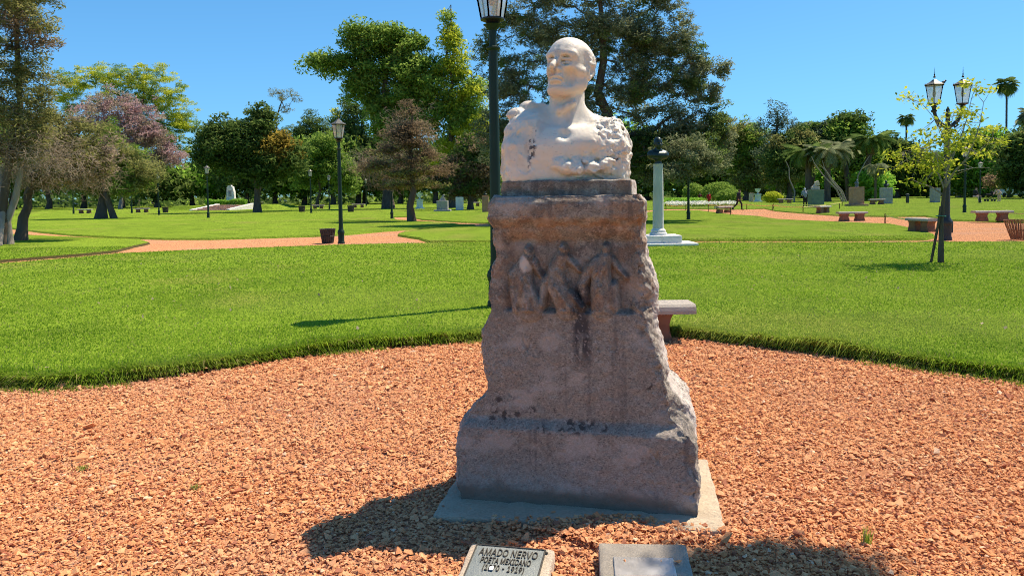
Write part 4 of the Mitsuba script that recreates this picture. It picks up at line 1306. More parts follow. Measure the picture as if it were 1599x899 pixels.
tree('cypress', 'dark green twin trunked cypress left of the pink tree', (158, 341),
     [(150, 245, 40, 36), (192, 250, 36, 30), (165, 212, 28, 22), (220, 272, 28, 20), (195, 288, 38, 20), (140, 285, 30, 22)],
     'mid', 420, 78, 0.17, 0.36, 120, trunk_r=0.36, pal2='olive', mix2=0.5, aspect=0.34, trunk_top=(176, 215), twig=0.012)
pb = at(178, 341, LAWN_Z)
put('cypress_002__trunk', tube(np.array([pb - [0, 0, .1], pb, pt(170, 318, pb[1]), pt(163, 292, pb[1])]), [.34, .28, .22, .2], 12), 'm_bark', smooth=True)

# --- left middle distance
tree('pink_tree', 'pink blossoming tree in front of the yellow green tree', at(188, 326, LAWN_Z),
     [(150, 180, 36, 32), (185, 172, 44, 34), (215, 190, 34, 34), (232, 205, 24, 22), (130, 195, 22, 20), (195, 222, 44, 24), (250, 245, 40, 16), (280, 250, 18, 12), (215, 240, 32, 16), (240, 218, 34, 22), (265, 240, 28, 14), (172, 205, 40, 24), (232, 258, 30, 12)],
     'pink', 640, 58, 0.20, 0.52, 130, trunk_r=0.26, bark='m_bark_pale', pal2='dry', mix2=0.46, aspect=0.6, trunk_top=(196, 190), twig=0.016)
tree('acacia', 'broad yellow green spreading tree behind the pink one', at(215, 321.5, LAWN_Z),
     [(110, 130, 34, 26), (165, 122, 46, 20), (225, 120, 46, 22), (262, 150, 34, 26), (280, 185, 34, 22), (255, 215, 46, 24), (292, 198, 20, 12), (205, 150, 50, 26), (235, 185, 36, 28), (120, 165, 32, 26), (272, 235, 28, 16)],
     'lime', 800, 88, 0.26, 0.60, 140, trunk_r=0.42, aspect=0.42, trunk_top=(225, 140), pal2='light', mix2=0.48, twig=0.02, flat=0.7)
tree('magnolia', 'dark glossy tree with leaning trunk and a rusty patch of leaves', (402, 331),
     [(345, 225, 40, 42), (395, 215, 44, 44), (435, 235, 36, 36), (366, 252, 30, 18), (408, 262, 36, 28), (410, 182, 20, 16), (334, 238, 24, 22), (450, 255, 22, 26)],
     'dark', 460, 88, 0.24, 0.55, 150, trunk_r=0.34, pal2='orange', mix2=0.5, patch=(440, 232, 24), aspect=0.6, trunk_top=(392, 205), twig=0.02, shell=0.75)
tree('gum_tree', 'thin tree with a bare leaning top reaching above the dark one', at(404, 322, LAWN_Z),
     [(446, 150, 22, 12), (430, 144, 12, 6), (448, 168, 14, 12), (415, 205, 14, 12)],
     'olive', 60, 46, 0.16, 0.34, 160, trunk_r=0.16, trunk_top=(440, 158), twig=0.02, aspect=0.4)
tree('park_tree', 'bright green young tree standing behind the second lamp', at(495, 323, LAWN_Z),
     [(500, 250, 34, 34), (530, 268, 26, 30), (480, 270, 26, 28), (512, 225, 26, 18), (545, 290, 14, 14), (470, 240, 16, 18)],
     'light', 330, 74, 0.24, 0.52, 170, trunk_r=0.22, aspect=0.6, twig=0.016)
tree('park_tree', 'round dark tree showing above the others left of the second lamp', at(480, 315, LAWN_Z),
     [(485, 195, 26, 20), (470, 215, 24, 24), (505, 215, 28, 24), (450, 225, 22, 20)],
     'dark', 240, 76, 0.34, 0.85, 180, trunk_r=0.3, aspect=0.6, twig=0.03)
tree('plane_tree', 'tallest light green tree with a long bough reaching left', (606, 325.5),
     [(520, 100, 36, 16), (498, 96, 18, 9), (565, 70, 30, 26), (600, 62, 38, 22), (575, 115, 36, 28), (630, 95, 40, 36), (640, 140, 44, 36), (595, 165, 30, 26), (665, 120, 34, 30), (660, 175, 44, 32), (615, 200, 40, 26), (548, 48, 14, 8), (650, 66, 16, 14), (560, 140, 20, 20)],
     'light', 900, 64, 0.25, 0.55, 190, trunk_r=0.55, bark='m_bark', aspect=0.65, trunk_top=(604, 95), pal2='mid', mix2=0.42, twig=0.02)
tree('poplar', 'lime yellow tree with a thin bare topped spire left of the big lamp', at(706, 324, LAWN_Z),
     [(705, 60, 15, 28), (712, 100, 20, 26), (690, 110, 18, 18), (725, 140, 36, 26), (700, 160, 30, 24), (735, 190, 34, 34), (755, 215, 26, 40), (715, 215, 34, 30), (740, 245, 30, 26), (698, 30, 7, 12), (706, 14, 6, 10), (690, 240, 26, 20)],
     'lime', 520, 62, 0.22, 0.50, 200, trunk_r=0.34, aspect=0.6, trunk_top=(704, 8), pal2='light', mix2=0.5, twig=0.018)
tree('dead_cypress', 'half dead grey brown cypress on the lawn right of the second lamp', (643, 345),
     [(640, 172, 14, 16), (645, 196, 24, 12), (622, 210, 22, 8), (662, 216, 24, 8), (640, 224, 34, 9), (610, 236, 28, 7), (668, 240, 26, 8), (640, 250, 44, 8), (590, 256, 30, 8), (668, 266, 36, 8), (622, 272, 44, 8), (576, 262, 14, 6), (650, 288, 44, 7), (606, 290, 26, 6), (636, 205, 16, 20)],
     'brown', 460, 44, 0.12, 0.25, 210, trunk_r=0.20, pal2='olive', mix2=0.46, aspect=0.3, trunk_top=(642, 160), twig=0.010, shell=0.9, flat=0.6)
tp = blob_points(px_blobs(at(643, 345)[1], [(590, 255, 46, 16), (640, 220, 44, 50), (620, 270, 50, 20), (575, 250, 26, 8)]), 400, 7)[0]
twiggy('dead_cypress', tp, 211, 2600, 0.55, 0.007, 'dry', 0.28, 0.1)
tree('park_tree', 'dark tree filling the gap behind the second lamp', at(560, 318.5, LAWN_Z),
     [(545, 185, 24, 30), (560, 225, 30, 40), (585, 265, 34, 30), (540, 265, 20, 30), (600, 230, 24, 30), (575, 170, 20, 20)],
     'dark', 360, 80, 0.30, 0.7, 220, trunk_r=0.4, aspect=0.6, twig=0.025, pal2='lime', mix2=0.34)
tree('park_tree', 'drooping brown green tree left of the pedestal', at(735, 327, LAWN_Z),
     [(720, 265, 34, 28), (745, 245, 28, 34), (690, 280, 30, 20), (760, 280, 20, 24), (730, 295, 34, 14)],
     'brown', 300, 84, 0.22, 0.5, 230, trunk_r=0.26, pal2='dark', mix2=0.52, aspect=0.5, twig=0.018)

# --- the big pine behind the monument
tree('pine', 'huge dark pine filling the sky behind the bust', at(948, 345, LAWN_Z),
     [(860, -20, 70, 40), (960, -30, 70, 46), (1030, 0, 46, 36), (800, 30, 44, 40), (760, 80, 28, 36), (850, 60, 60, 50), (940, 50, 66, 50), (1030, 70, 52, 44), (1070, 60, 30, 36), (800, 130, 50, 50),
      (900, 140, 66, 56), (1000, 140, 66, 54), (1080, 130, 46, 42), (1115, 150, 26, 26), (1128, 112, 16, 20), (780, 200, 40, 46), (860, 225, 60, 46), (970, 225, 70, 50), (1060, 205, 60, 46), (1110, 200, 34, 30), (1118, 185, 24, 24), (1095, 225, 34, 26), (1020, 235, 46, 30), (1000, 60, 40, 60), (1130, 215, 24, 30, 0), (1060, 225, 56, 26, 0), (1120, 250, 26, 22, 0), (1000, 250, 40, 24, 0), (1045, 244, 44, 24, -2), (1088, 238, 42, 26, -3), (1066, 264, 44, 20, -3), (1020, 272, 34, 18, -1), (1104, 258, 26, 20, -3), (960, 265, 44, 24, 0), (860, 262, 50, 24, 1), (790, 250, 34, 28, 1), (1090, 100, 20, 30)],
     'pine', 3000, 64, 0.115, 0.20, 240, trunk_r=0.36, pal2='dark', mix2=0.45, aspect=0.36, trunk_top=(935, -60), twig=0.010, shell=1.0, up=0.1)
# --- right side and the belt of trees closing the park
def G(px, d):
    """Ground point under photo column px at distance d."""
    p = pt(px, 300, d); return np.array([p[0], p[1], LAWN_Z])


tree('park_tree', 'pale green tree right of the big pine', G(1165, 122),
     [(1160, 205, 24, 20), (1175, 225, 26, 24), (1150, 250, 26, 22), (1185, 262, 28, 24), (1165, 285, 26, 14), (1140, 215, 20, 24)],
     'mid', 300, 60, 0.20, 0.5, 300, big=1.5, trunk_r=0.25, pal2='olive', mix2=0.5, aspect=0.5, twig=0.02)
tree('park_tree', 'bright green bush like tree behind the right urn', G(1185, 124),
     [(1195, 262, 24, 18), (1175, 268, 18, 16), (1205, 280, 20, 16), (1190, 250, 16, 10)], 'fresh', 180, 64, 0.2, 0.42, 305, big=1.5, trunk_r=0.14, twig=0.014, aspect=0.6)
tree('italian_cypress', 'dark columnar cypress tip above the trees right of the pine', G(1172, 150),
     [(1172, 200, 6, 9), (1172, 215, 7, 16), (1172, 245, 8, 22)], 'blue', 150, 90, 0.26, 0.32, 310, big=1.5, trunk_r=0.2, aspect=0.4, twig=0.02, trunk_top=(1172, 200))
k = tree('bare_tree', 'nearly leafless grey tree against the sky right of the pine', G(1215, 115),
         [(1190, 195, 12, 16), (1215, 185, 22, 22), (1225, 205, 26, 24), (1245, 200, 18, 12), (1205, 235, 26, 26)], 'blue', 200, 46, 0.18, 0.38, 315, big=1.5, trunk_r=0.22, bare=0.55, twig=0.022, aspect=0.4, trunk_top=(1214, 175))
tree('park_tree', 'dark thin foliaged tree beside the bare grey one', G(1232, 112),
     [(1215, 240, 22, 30), (1240, 230, 24, 24), (1255, 215, 16, 14), (1225, 270, 26, 24), (1250, 255, 22, 26)], 'dark', 260, 56, 0.2, 0.42, 320, big=1.5, trunk_r=0.24, twig=0.02, aspect=0.5, pal2='olive', mix2=0.45)
tree('umbrella_tree', 'flat topped airy tree left of the drooping palms', G(1268, 125),
     [(1258, 200, 20, 8), (1278, 198, 22, 8), (1298, 202, 16, 8), (1268, 215, 26, 10), (1240, 208, 12, 7)], 'light', 170, 50, 0.24, 0.45, 325, big=1.5, trunk_r=0.22, twig=0.025, aspect=0.5, pal2='blue', mix2=0.5, flat=0.6)
tree('park_tree', 'tall green tree rising behind the drooping palms', G(1325, 122),
     [(1322, 195, 18, 14), (1338, 190, 14, 10), (1310, 208, 18, 12), (1330, 215, 24, 20), (1322, 240, 28, 24), (1345, 250, 22, 24), (1300, 235, 24, 20)], 'mid', 330, 66, 0.26, 0.6, 330, big=1.5, trunk_r=0.35, twig=0.025, aspect=0.6, pal2='dark', mix2=0.5)
tree('park_tree', 'light green shrubby tree behind the brown pedestal', G(1362, 98),
     [(1365, 285, 18, 14), (1350, 280, 12, 12), (1378, 290, 14, 14), (1362, 300, 18, 10)], 'fresh', 170, 60, 0.22, 0.4, 335, big=1.5, trunk_r=0.14, twig=0.014, aspect=0.6)
tree('park_tree', 'dark round tree below the small fan palm', G(1400, 125),
     [(1392, 240, 20, 20), (1412, 245, 22, 22), (1400, 265, 30, 22), (1425, 262, 24, 24), (1385, 222, 12, 12), (1440, 280, 30, 20)], 'dark', 300, 66, 0.3, 0.65, 340, big=1.5, trunk_r=0.3, twig=0.03, aspect=0.6)
tree('park_tree', 'broad mid green tree right of the double lamp', G(1530, 118),
     [(1520, 240, 30, 26), (1550, 235, 28, 26), (1500, 262, 28, 26), (1540, 265, 36, 26), (1575, 255, 24, 24), (1515, 285, 30, 16)], 'mid', 420, 66, 0.28, 0.62, 345, big=1.5, trunk_r=0.32, twig=0.026, aspect=0.6, pal2='fresh', mix2=0.42)
tree('park_tree', 'dark tree at the right edge of the picture', G(1612, 100),
     [(1590, 240, 24, 26), (1620, 230, 34, 34), (1600, 265, 28, 22), (1640, 265, 36, 30), (1580, 268, 16, 14), (1605, 285, 30, 14)], 'dark', 380, 66, 0.26, 0.55, 350, big=1.5, trunk_r=0.3, twig=0.024, aspect=0.6, pal2='olive', mix2=0.36)
tree('plum_tree', 'reddish grey thin tree over the parked van at right', G(1575, 108),
     [(1590, 262, 20, 10), (1570, 280, 24, 10), (1600, 275, 16, 10)], 'brown', 130, 50, 0.2, 0.42, 352, big=1.5, trunk_r=0.14, twig=0.018, aspect=0.5)

g = rng(400)
PALS = ['dark', 'mid', 'mid', 'olive', 'dark', 'fresh', 'blue', 'light']
BELT = [(-140, 138, 150), (-60, 134, 130), (20, 141, 190), (75, 136, 215), (130, 142, 235), (190, 144, 250), (245, 136, 262), (300, 142, 268), (335, 146, 250), (385, 138, 225), (430, 144, 232), (475, 146, 220), (520, 142, 215), (570, 150, 215), (625, 144, 220), (680, 140, 225), (740, 142, 215), (800, 146, 190), (870, 142, 190),
        (940, 146, 185), (1010, 142, 200), (1060, 138, 215), (1110, 144, 222), (1150, 140, 232), (1205, 146, 235), (1255, 142, 238), (1300, 148, 232), (1350, 144, 240), (1395, 150, 246), (1445, 144, 250), (1490, 152, 242), (1540, 144, 232), (1590, 150, 228), (1645, 142, 220), (1720, 138, 190), (1800, 142, 190)]
ADJ = {'dark': 'dark green', 'mid': 'mid green', 'olive': 'olive grey', 'fresh': 'fresh green', 'blue': 'bluish green', 'light': 'light green'}
ORD = 'first second third fourth fifth sixth seventh eighth ninth tenth eleventh twelfth thirteenth fourteenth fifteenth sixteenth seventeenth eighteenth nineteenth'.split()
for i, (px, d, ytop) in enumerate(BELT):
    pal = PALS[(i * 5 + i // 3) % 8]
    hh = 302 - ytop
    B = [(px + g.normal(0, 10), ytop + hh * 0.22, 34 + g.normal(0, 4), hh * 0.24), (px - 26 + g.normal(0, 8), ytop + hh * 0.5, 32, hh * 0.3), (px + 26 + g.normal(0, 8), ytop + hh * 0.48, 32, hh * 0.3), (px + g.normal(0, 10), ytop + hh * 0.75, 44, hh * 0.2)]
    side = 'left' if i < 18 else 'right'
    tree('belt_tree', f"{ADJ[pal]} tree, {ORD[i if i < 18 else len(BELT) - 1 - i]} from the {side} in the far belt of trees", G(px, d), B, pal, 130, 44, 0.42, 0.95, 410 + 7 * i, big=1.5, trunk_r=0.28, twig=0.04, aspect=0.62, pal2='dark' if pal != 'dark' else 'mid', mix2=0.42, group='trees of the far belt', fk=4)
# low undergrowth that hides the far ground under the belt
v, w = [], []
n = 14000
xy = np.c_[g.uniform(-165, 165, n), g.uniform(150, 190, n)]
z = g.uniform(0, 1, n) ** 1.3 * (0.2 + 7.5 * meshkit.fbm(np.c_[xy * 0.11, np.zeros(n)], 3))
C = np.c_[xy, z + LAWN_Z]
v, f, k = leaf_faces(C, 1.3, 402, 0.7)
c = leaf_cols(n, 'dark', 403, 1.1 * (meshkit.fbm(np.c_[xy * 0.2, np.ones(n)], 3) - 0.5))
put('undergrowth', (v, f), 'm_leaf', color=np.repeat(c, k, 0))
tell('undergrowth', 'dark undergrowth along the far edge of the park', 'undergrowth', kind='stuff')


# --- palms
def frond(Lf, droop, seed, leaf_w=0.05, nleaf=26, leaf_l=0.5, vee=0.5):
    g = rng(seed)
    s = np.linspace(0, 1, 9)
    ang = 1.0 - 0.35 * droop - droop * s ** 0.9 * 2.7
    dx = np.cumsum(np.cos(ang)) * Lf / 9; dz = np.cumsum(np.sin(ang)) * Lf / 9
    p = np.c_[dx, 0 * dx, dz]
    rv, rf = segs(p[:-1], p[1:], 0.028 * (1 - 0.9 * s[:-1]), 0.028 * (1 - 0.9 * s[1:]), 3)
    t = np.linspace(0.12, 1, nleaf)
    base = np.stack([np.interp(t, s, p[:, k]) for k in range(3)], 1)
    tan = np.stack([np.interp(t, s, np.gradient(p[:, k])) for k in range(3)], 1); tan /= np.linalg.norm(tan, axis=1, keepdims=True)
    vs, fs, n = [rv], [rf], len(rv)
    for sgn in (-1, 1):
        L = leaf_l * np.sin(np.pi * np.clip(t * 0.86 + 0.12, 0, 1)) ** 0.6 * g.uniform(0.85, 1.1, nleaf)
        d = tan * 0.75 + np.array([0, sgn, 0]) * 0.8 - np.array([0, 0, vee]) * 1.0
        d /= np.linalg.norm(d, axis=1, keepdims=True)
        w = tan * leaf_w / 2
        v = np.stack([base - w, base + w, base + d * L[:, None]], 1).reshape(-1, 3)
        vs.append(v); fs.append(np.arange(len(v)).reshape(-1, 3) + n); n += len(v)
    return np.vstack(vs), np.vstack(fs)


def fan(Lf, droop, seed):
    """A fan leaf: stalk and a pleated disc of pointed fingers."""
    g = rng(seed)
    a0 = 1.1 - droop * 2.0
    tip = np.array([math.cos(a0), 0, math.sin(a0)]) * Lf * 0.5 + [0, 0, 0]
    v, f = segs([[0, 0, 0]], [tip], [0.02], [0.015], 3)
    a1 = a0 - 0.45 - 0.5 * droop
    ex = np.array([math.cos(a1), 0, math.sin(a1)]); ey = np.array([0, 1.0, 0]); ez = np.cross(ex, ey)
    vs, n = [v], len(v)
    th = np.linspace(-2.0, 2.0, 17)
    L = Lf * 0.55 * (1 - 0.12 * np.abs(th)) * g.uniform(0.9, 1.08, 17)
    d = np.cos(th)[:, None] * ex + np.sin(th)[:, None] * ey
    e = -np.sin(th)[:, None] * ex + np.cos(th)[:, None] * ey
    mid = tip + d * (L * 0.62)[:, None]
    end = tip + d * L[:, None] - np.array([0, 0, 1.0]) * (L * 0.22)[:, None]
    w = (L * 0.075)[:, None] * e
    q = np.stack([np.repeat(tip[None], 17, 0), mid + w, end, mid - w + ez * 0.02], 1).reshape(-1, 3)
    k = (np.array([[0, 1, 2], [0, 2, 3]])[None] + (np.arange(17) * 4)[:, None, None]).reshape(-1, 3)
    return np.vstack([v, q]), np.vstack([f, k + n])


def palm(name, label, base, height, trunk_r, nf, Lf, seed, pal='dark', dead=6, lean=(0, 0), droop=(0.25, 0.75), leaf_l=0.6, group=None, nleaf=22):
    key = numbered(name); g = rng(seed)
    b = np.asarray(base, float)
    sc = b[1] / FPX
    height, Lf, trunk_r, lean = pt(700, height, b[1])[2] - b[2] + 0.014 * 0, Lf * sc, trunk_r * sc, (lean[0] * sc, 0)
    s = np.linspace(0, 1, 12)
    path = b + np.c_[lean[0] * s ** 1.6, lean[1] * s ** 1.6, height * s]
    path = np.vstack([b - [0, 0, 0.1], path])
    r = trunk_r * np.r_[1.4, np.interp(s, [0, .08, .9, 1], [1.35, 1, 0.9, 1.15])]
    put(key + '__trunk', tube(path, r, 10), 'm_bark', smooth=True)
    top = path[-1]
    fr = []
    for i in range(nf + dead):
        a = i * 2.39996 + g.normal(0, 0.15)
        q = i / nf
        dd = droop[0] + (droop[1] - droop[0]) * q if i < nf else 1.02 + g.normal(0, 0.03)
        L = Lf * g.uniform(0.85, 1.1) * (1 if i < nf else 0.8)
        v, f = fan(L, min(dd, 1.1), seed * 100 + i) if name == 'fan_palm' else frond(L, dd, seed * 100 + i, leaf_w=0.2, nleaf=nleaf, leaf_l=leaf_l * L / 2.2)
        if i >= nf:                       # the skirt of hanging dead fronds
            v = v * [0.45, 0.55, 1.0] - [0, 0, 0.15]
        v, f = move((v, f), (0, 0, 0), a)
        c = leaf_cols(len(v), 'brown' if i >= nf else pal, seed + i, np.full(len(v), g.normal(0, 0.2)))
        put(key + '__frond', (v + top, f), 'm_leaf', color=c)
    tell(key, label, 'palm tree', group)


palm('date_palm', 'date palm with drooping dark fronds left in the palm group', G(1262, 100), 250, 5, 44, 44, 51, 'dark', 14, droop=(0.3, 1.05))
palm('date_palm', 'middle drooping date palm of the group, furthest forward', G(1292, 98), 250, 5, 44, 45, 52, 'pine', 14, droop=(0.3, 1.05))
palm('date_palm', 'tall drooping date palm right in the group with a brown skirt', G(1350, 100), 232, 4.5, 44, 41, 53, 'dark', 16, lean=(10, 0), droop=(0.3, 1.05))
palm('date_palm', 'date palm with leaning stems between the two other palms', G(1326, 102), 240, 4, 40, 40, 54, 'pine', 12, lean=(-12, 0), droop=(0.3, 1.05))
palm('fan_palm', 'small dark palm on a short stem behind the grey pedestal', G(1367, 88), 268, 1.8, 22, 20, 55, 'pine', 6, droop=(0.4, 1.1))
palm('fan_palm', 'slim palm seen against the sky left of the double lamp', G(1414, 150), 196, 1.4, 26, 15, 56, 'dark', 8, droop=(0.05, 0.9))
palm('fan_palm', 'tallest slender palm standing against the sky at upper right', G(1570, 150), 146, 1.6, 30, 20, 57, 'dark', 10, lean=(-1, 0), droop=(0.0, 0.95))
palm('fan_palm', 'palm cut off by the right edge of the picture', G(1612, 120), 196, 2.2, 30, 28, 58, 'pine', 8, droop=(0.05, 0.95))

# leaning dead stems below the palms
for i, (x0, y0, x1, y1, d) in enumerate([(1322, 312, 1287, 262, 92), (1318, 312, 1290, 268, 93), (1316, 312, 1272, 256, 94), (1240, 312, 1232, 262, 96), (1330, 312, 1350, 255, 93)]):
    a, b = pt(x0, y0, d), pt(x1, y1, d)
    a[2] = min(a[2], LAWN_Z)
    put('stem_thicket__stem', tube(np.array([a - [0, 0, .1], a * .7 + b * .3 + [.25, 0, .1], a * .4 + b * .6 + [-.2, 0, .3], b, b + [(b - a)[0] * .2 + .3 * (-1) ** i, 0, .9]]), [.11, .09, .07, .05, .025], 7), 'm_bark_pale', smooth=True)
tell('stem_thicket', 'pale bare stems leaning out under the drooping palms', 'shrub')

# --- the staked young tree on the lawn
SB = at(1469, 410, LAWN_Z)
YS = SB[1]
g = rng(600)
nodes = [SB - [0, 0, .05], SB, pt(1470, 350, YS), pt(1473, 310, YS), pt(1476, 292, YS)]
k = 'sapling'
tv, tf = tube(np.array(nodes), [.085, .062, .042, .036, .03], 10)
def bough(pts, r0, r1):
    P_ = np.array([pt(x, y, YS + dy) for x, y, dy in pts])
    t = np.linspace(0, 1, len(P_)); tq = np.linspace(0, 1, len(P_) * 3)
    P2 = np.stack([np.interp(tq, t, P_[:, q]) for q in range(3)], 1)
    return P2, np.linspace(r0, r1, len(P2))


BOUGHS = [([(1475, 295, 0), (1465, 270, .1), (1450, 258, .2), (1428, 250, .3)], .035, .010), ([(1476, 292, 0), (1478, 265, 0), (1486, 248, -.1), (1480, 230, -.15)], .04, .014), ([(1476, 293, 0), (1490, 268, -.2), (1508, 250, -.4), (1520, 225, -.5), (1530, 195, -.5), (1536, 160, -.4)], .04, .008),
          ([(1474, 305, 0), (1455, 292, .3), (1436, 286, .5), (1424, 280, .6)], .03, .008), ([(1480, 230, -.15), (1470, 205, 0), (1455, 180, .2), (1438, 160, .3), (1416, 152, .3)], .016, .005), ([(1480, 230, -.15), (1484, 200, -.2), (1490, 175, -.3)], .014, .006),
          ([(1508, 250, -.4), (1530, 235, -.2), (1550, 215, 0)], .018, .006), ([(1486, 250, 0), (1500, 215, .3), (1510, 185, .4), (1518, 150, .5), (1528, 128, .5)], .022, .005), ([(1450, 258, .2), (1430, 235, .1), (1412, 240, 0)], .014, .005), ([(1465, 270, .1), (1450, 240, .5), (1440, 215, .6)], .018, .006), ([(1490, 268, -.2), (1520, 262, .2), (1545, 262, .4)], .016, .006), ([(1478, 265, 0), (1462, 240, -.5), (1445, 230, -.7)], .016, .006)]
ms, tips = [], []
for pts, r0, r1 in BOUGHS:
    P2, rr = bough(pts, r0 * .62, r1 * .62)
    ms.append(tube(P2, rr, 7))
    for q in range(len(P2)):
        if q > len(P2) * 0.35:
            tips.append(P2[q])
put(k + '__trunk', (tv, tf), 'm_bark', smooth=True)
CL = [(1440, 232, 26, 10), (1465, 222, 22, 14), (1425, 255, 22, 8), (1450, 262, 26, 9), (1485, 250, 26, 10), (1500, 232, 24, 12), (1525, 215, 18, 14), (1436, 288, 22, 7), (1470, 205, 16, 14), (1520, 180, 18, 12), (1505, 175, 14, 9), (1530, 140, 16, 9), (1508, 132, 14, 6), (1420, 152, 16, 6), (1448, 158, 12, 6), (1400, 240, 16, 7), (1545, 200, 12, 8), (1478, 270, 20, 7), (1535, 240, 16, 7), (1412, 262, 18, 8), (1455, 245, 20, 8), (1490, 215, 18, 12), (1560, 218, 10, 6), (1444, 207, 10, 5), (1475, 185, 10, 8)]
C = []
for (x, y, rx, ry) in CL:
    n = int(20 + rx * ry * 0.38)
    nb = max(4, n // 14)
    cc = np.array([pt(x + g.normal(0, rx * 0.5), y + g.normal(0, ry * 0.5), YS + g.normal(0, 0.35)) for _ in range(nb)])
    ii = g.integers(0, nb, n)
    C.append(cc[ii] + g.normal(0, 0.10, (n, 3)) * [1, 1, .45])
    tp = np.array(tips)
    for c0 in cc:                           # thin twigs carrying the leaf tufts
        j = np.argmin(np.linalg.norm(tp - c0, axis=1))
        if np.linalg.norm(tp[j] - c0) < 0.8:
            ms.append(segs([tp[j]], [c0], [.006], [.003], 4))
put(k + '__boughs', cat(ms), 'm_bark_pale', smooth=True)
C = np.vstack(C)
v, f, kk = leaf_faces(C, 0.095, 601, 0.5, 0.5, 0.25, quad=True)
put(k + '__crown', (v, f), 'm_leaf', color=0.78 * np.repeat(leaf_cols(len(C), 'lime', 602), kk, 0))
tell(k, 'young tree with sparse yellow green leaves tied to a stake', 'tree')
st0 = at(1454, 409, LAWN_Z)
put('tree_stake', tube(np.array([st0 - [0, 0, .1], st0, pt(1466, 345, YS - .02), pt(1469, 322, YS - .02)]), [.028, .028, .026, .024], 8), 'm_bark', smooth=True)
put('tree_stake__tie', tube(np.array([pt(1463, 337, YS - .07), pt(1474, 337, YS - .08), pt(1477, 337.5, YS + .03), pt(1466, 338, YS + .06), pt(1462, 337, YS - .06)]), .011, 6), 'm_tie')
mat('m_tie', (0.05, 0.18, 0.16), 0.7)
tell('tree_stake', 'leaning dark wooden stake with a green tie beside the young tree', 'stake')

# --- a tree outside the frame at right whose boughs shade the lower right corner
p0 = np.array([10.4, 0.8, 0.0])
key = numbered('shade_tree')
B = [(np.array([4.22, 4.93, 6.2]), np.array([0.32, 0.11, 0.13])), (np.array([3.98, 4.86, 6.2]), np.array([0.20, 0.07, 0.10])), (np.array([9.6, 0.9, 7.6]), np.array([0.9, 0.9, 0.6])), (np.array([11.2, 1.2, 8.3]), np.array([2.0, 2.0, 1.2]))]
tips = np.vstack([blob_points(B[2:], 120, 611, 0.8)[0], blob_points(B[:2], 52, 616, 0.9)[0]])
nodes, par, cnt, ends = grow(np.array([p0, p0 + [0, 0, 2], p0 + [-.2, -.1, 4], p0 + [-.4, -.3, 5.6], [9.2, 1.6, 6.4], [7.4, 2.9, 6.5], [5.4, 4.2, 6.35], [4.6, 4.75, 6.25]]), tips, 612)
put(key + '__trunk', cat([tube(np.array([p0 - [0, 0, .1], p0, p0 + [0, 0, 2], p0 + [-.2, -.1, 4]]), [.3, .26, .2, .17], 12), wood(nodes, par, cnt, 0.15, 0.5, .008)]), 'm_bark', smooth=True)
g = rng(613)
C = nodes[ends][g.integers(0, len(ends), 9000)] + g.normal(0, 0.10, (9000, 3))
v, f, kk = leaf_faces(C, 0.11, 614, 0.5)
put(key + '__crown', (v, f), 'm_leaf', color=np.repeat(leaf_cols(len(C), 'mid', 615), kk, 0))
tell(key, 'tree beyond the right edge whose bough shades the lower right gravel', 'tree')
# ------------------------------------------------------------------ lamps
mat('m_lamp', lambda p, n, uv: pmix((0.005, 0.020, 0.015), (0.014, 0.036, 0.027), pfbm(p.x * 9, p.y * 9, p.z * 3, 3)), 0.5, 0.25)
mat('m_lamp_black', (0.014, 0.017, 0.018), 0.45, 0.5)
mat('m_lamp_roof', lambda p, n, uv: pmix((0.05, 0.055, 0.05), (0.13, 0.13, 0.12), pfbm(p.x * 12, p.y * 12, p.z * 12)), 0.5, 0.5)
scene['m_pane'] = {'type': 'blendbsdf', 'weight': 0.42, 'b0': {'type': 'thindielectric'}, 'b1': {'type': 'principledthin', 'base_color': rgb(0.80, 0.79, 0.76), 'roughness': 0.4, 'diff_trans': 1.1, 'eta': 1.45}}
mat('m_bulb', (0.55, 0.45, 0.38), 0.4)


def lantern(hl, rb, rt, n=6, rz=0.0):
    """Six sided tapering lantern standing on z = 0: frame, panes, roof, finial, bulb."""
    a = np.arange(n) * 2 * np.pi / n + rz
    B = np.c_[rb * np.cos(a), rb * np.sin(a), np.zeros(n)]; Tp = np.c_[rt * np.cos(a), rt * np.sin(a), np.full(n, hl)]
    fr = [segs(B, Tp, np.full(n, .011), np.full(n, .011), 5)]
    for ring, rr in ((B, .014), (Tp, .018)):
        fr.append(segs(ring, np.roll(ring, -1, 0), np.full(n, rr), np.full(n, rr), 5))
    M1, M2 = (B + np.roll(B, -1, 0)) / 2, (Tp + np.roll(Tp, -1, 0)) / 2
    fr.append(lathe([(rb * 0.45, -0.055), (rb * 0.7, -0.03), (rb + .012, -0.01), (rb + .012, 0.006), (0, 0.006)], 12, rz=rz))
    panes = []
    for i in range(n):
        j = (i + 1) % n
        q = np.array([B[i], B[j], Tp[j], Tp[i]]); c = q.mean(0)
        q = c + (q - c) * [0.95, 0.95, 0.97]; q[:, :2] *= 0.985
        panes.append((q, np.array([[0, 1, 2, 3]])))
    roof = lathe([(rt + .035, hl), (rt + .04, hl + .012), (rt * .62, hl + .085), (rt * .30, hl + .15), (rt * .20, hl + .17), (0.02, hl + 0.175)], n, rz=rz)
    tips = [lathe([(.012, 0), (.016, .02), (.006, .035), (.002, .075)], 6, loc=Tp[i] * [1.06, 1.06, 1] + [0, 0, .0]) for i in range(n)]
    fin = lathe([(.03, hl + .165), (.036, hl + .19), (.014, hl + .21), (.02, hl + .235), (.009, hl + .26), (.002, hl + .40)], 10)
    bulb = lathe([(.0, hl * .35), (.035, hl * .38), (.05, hl * .55), (.03, hl * .72), (.03, hl * .98)], 10)
    return cat(fr), panes, cat([roof, *tips]), fin, bulb


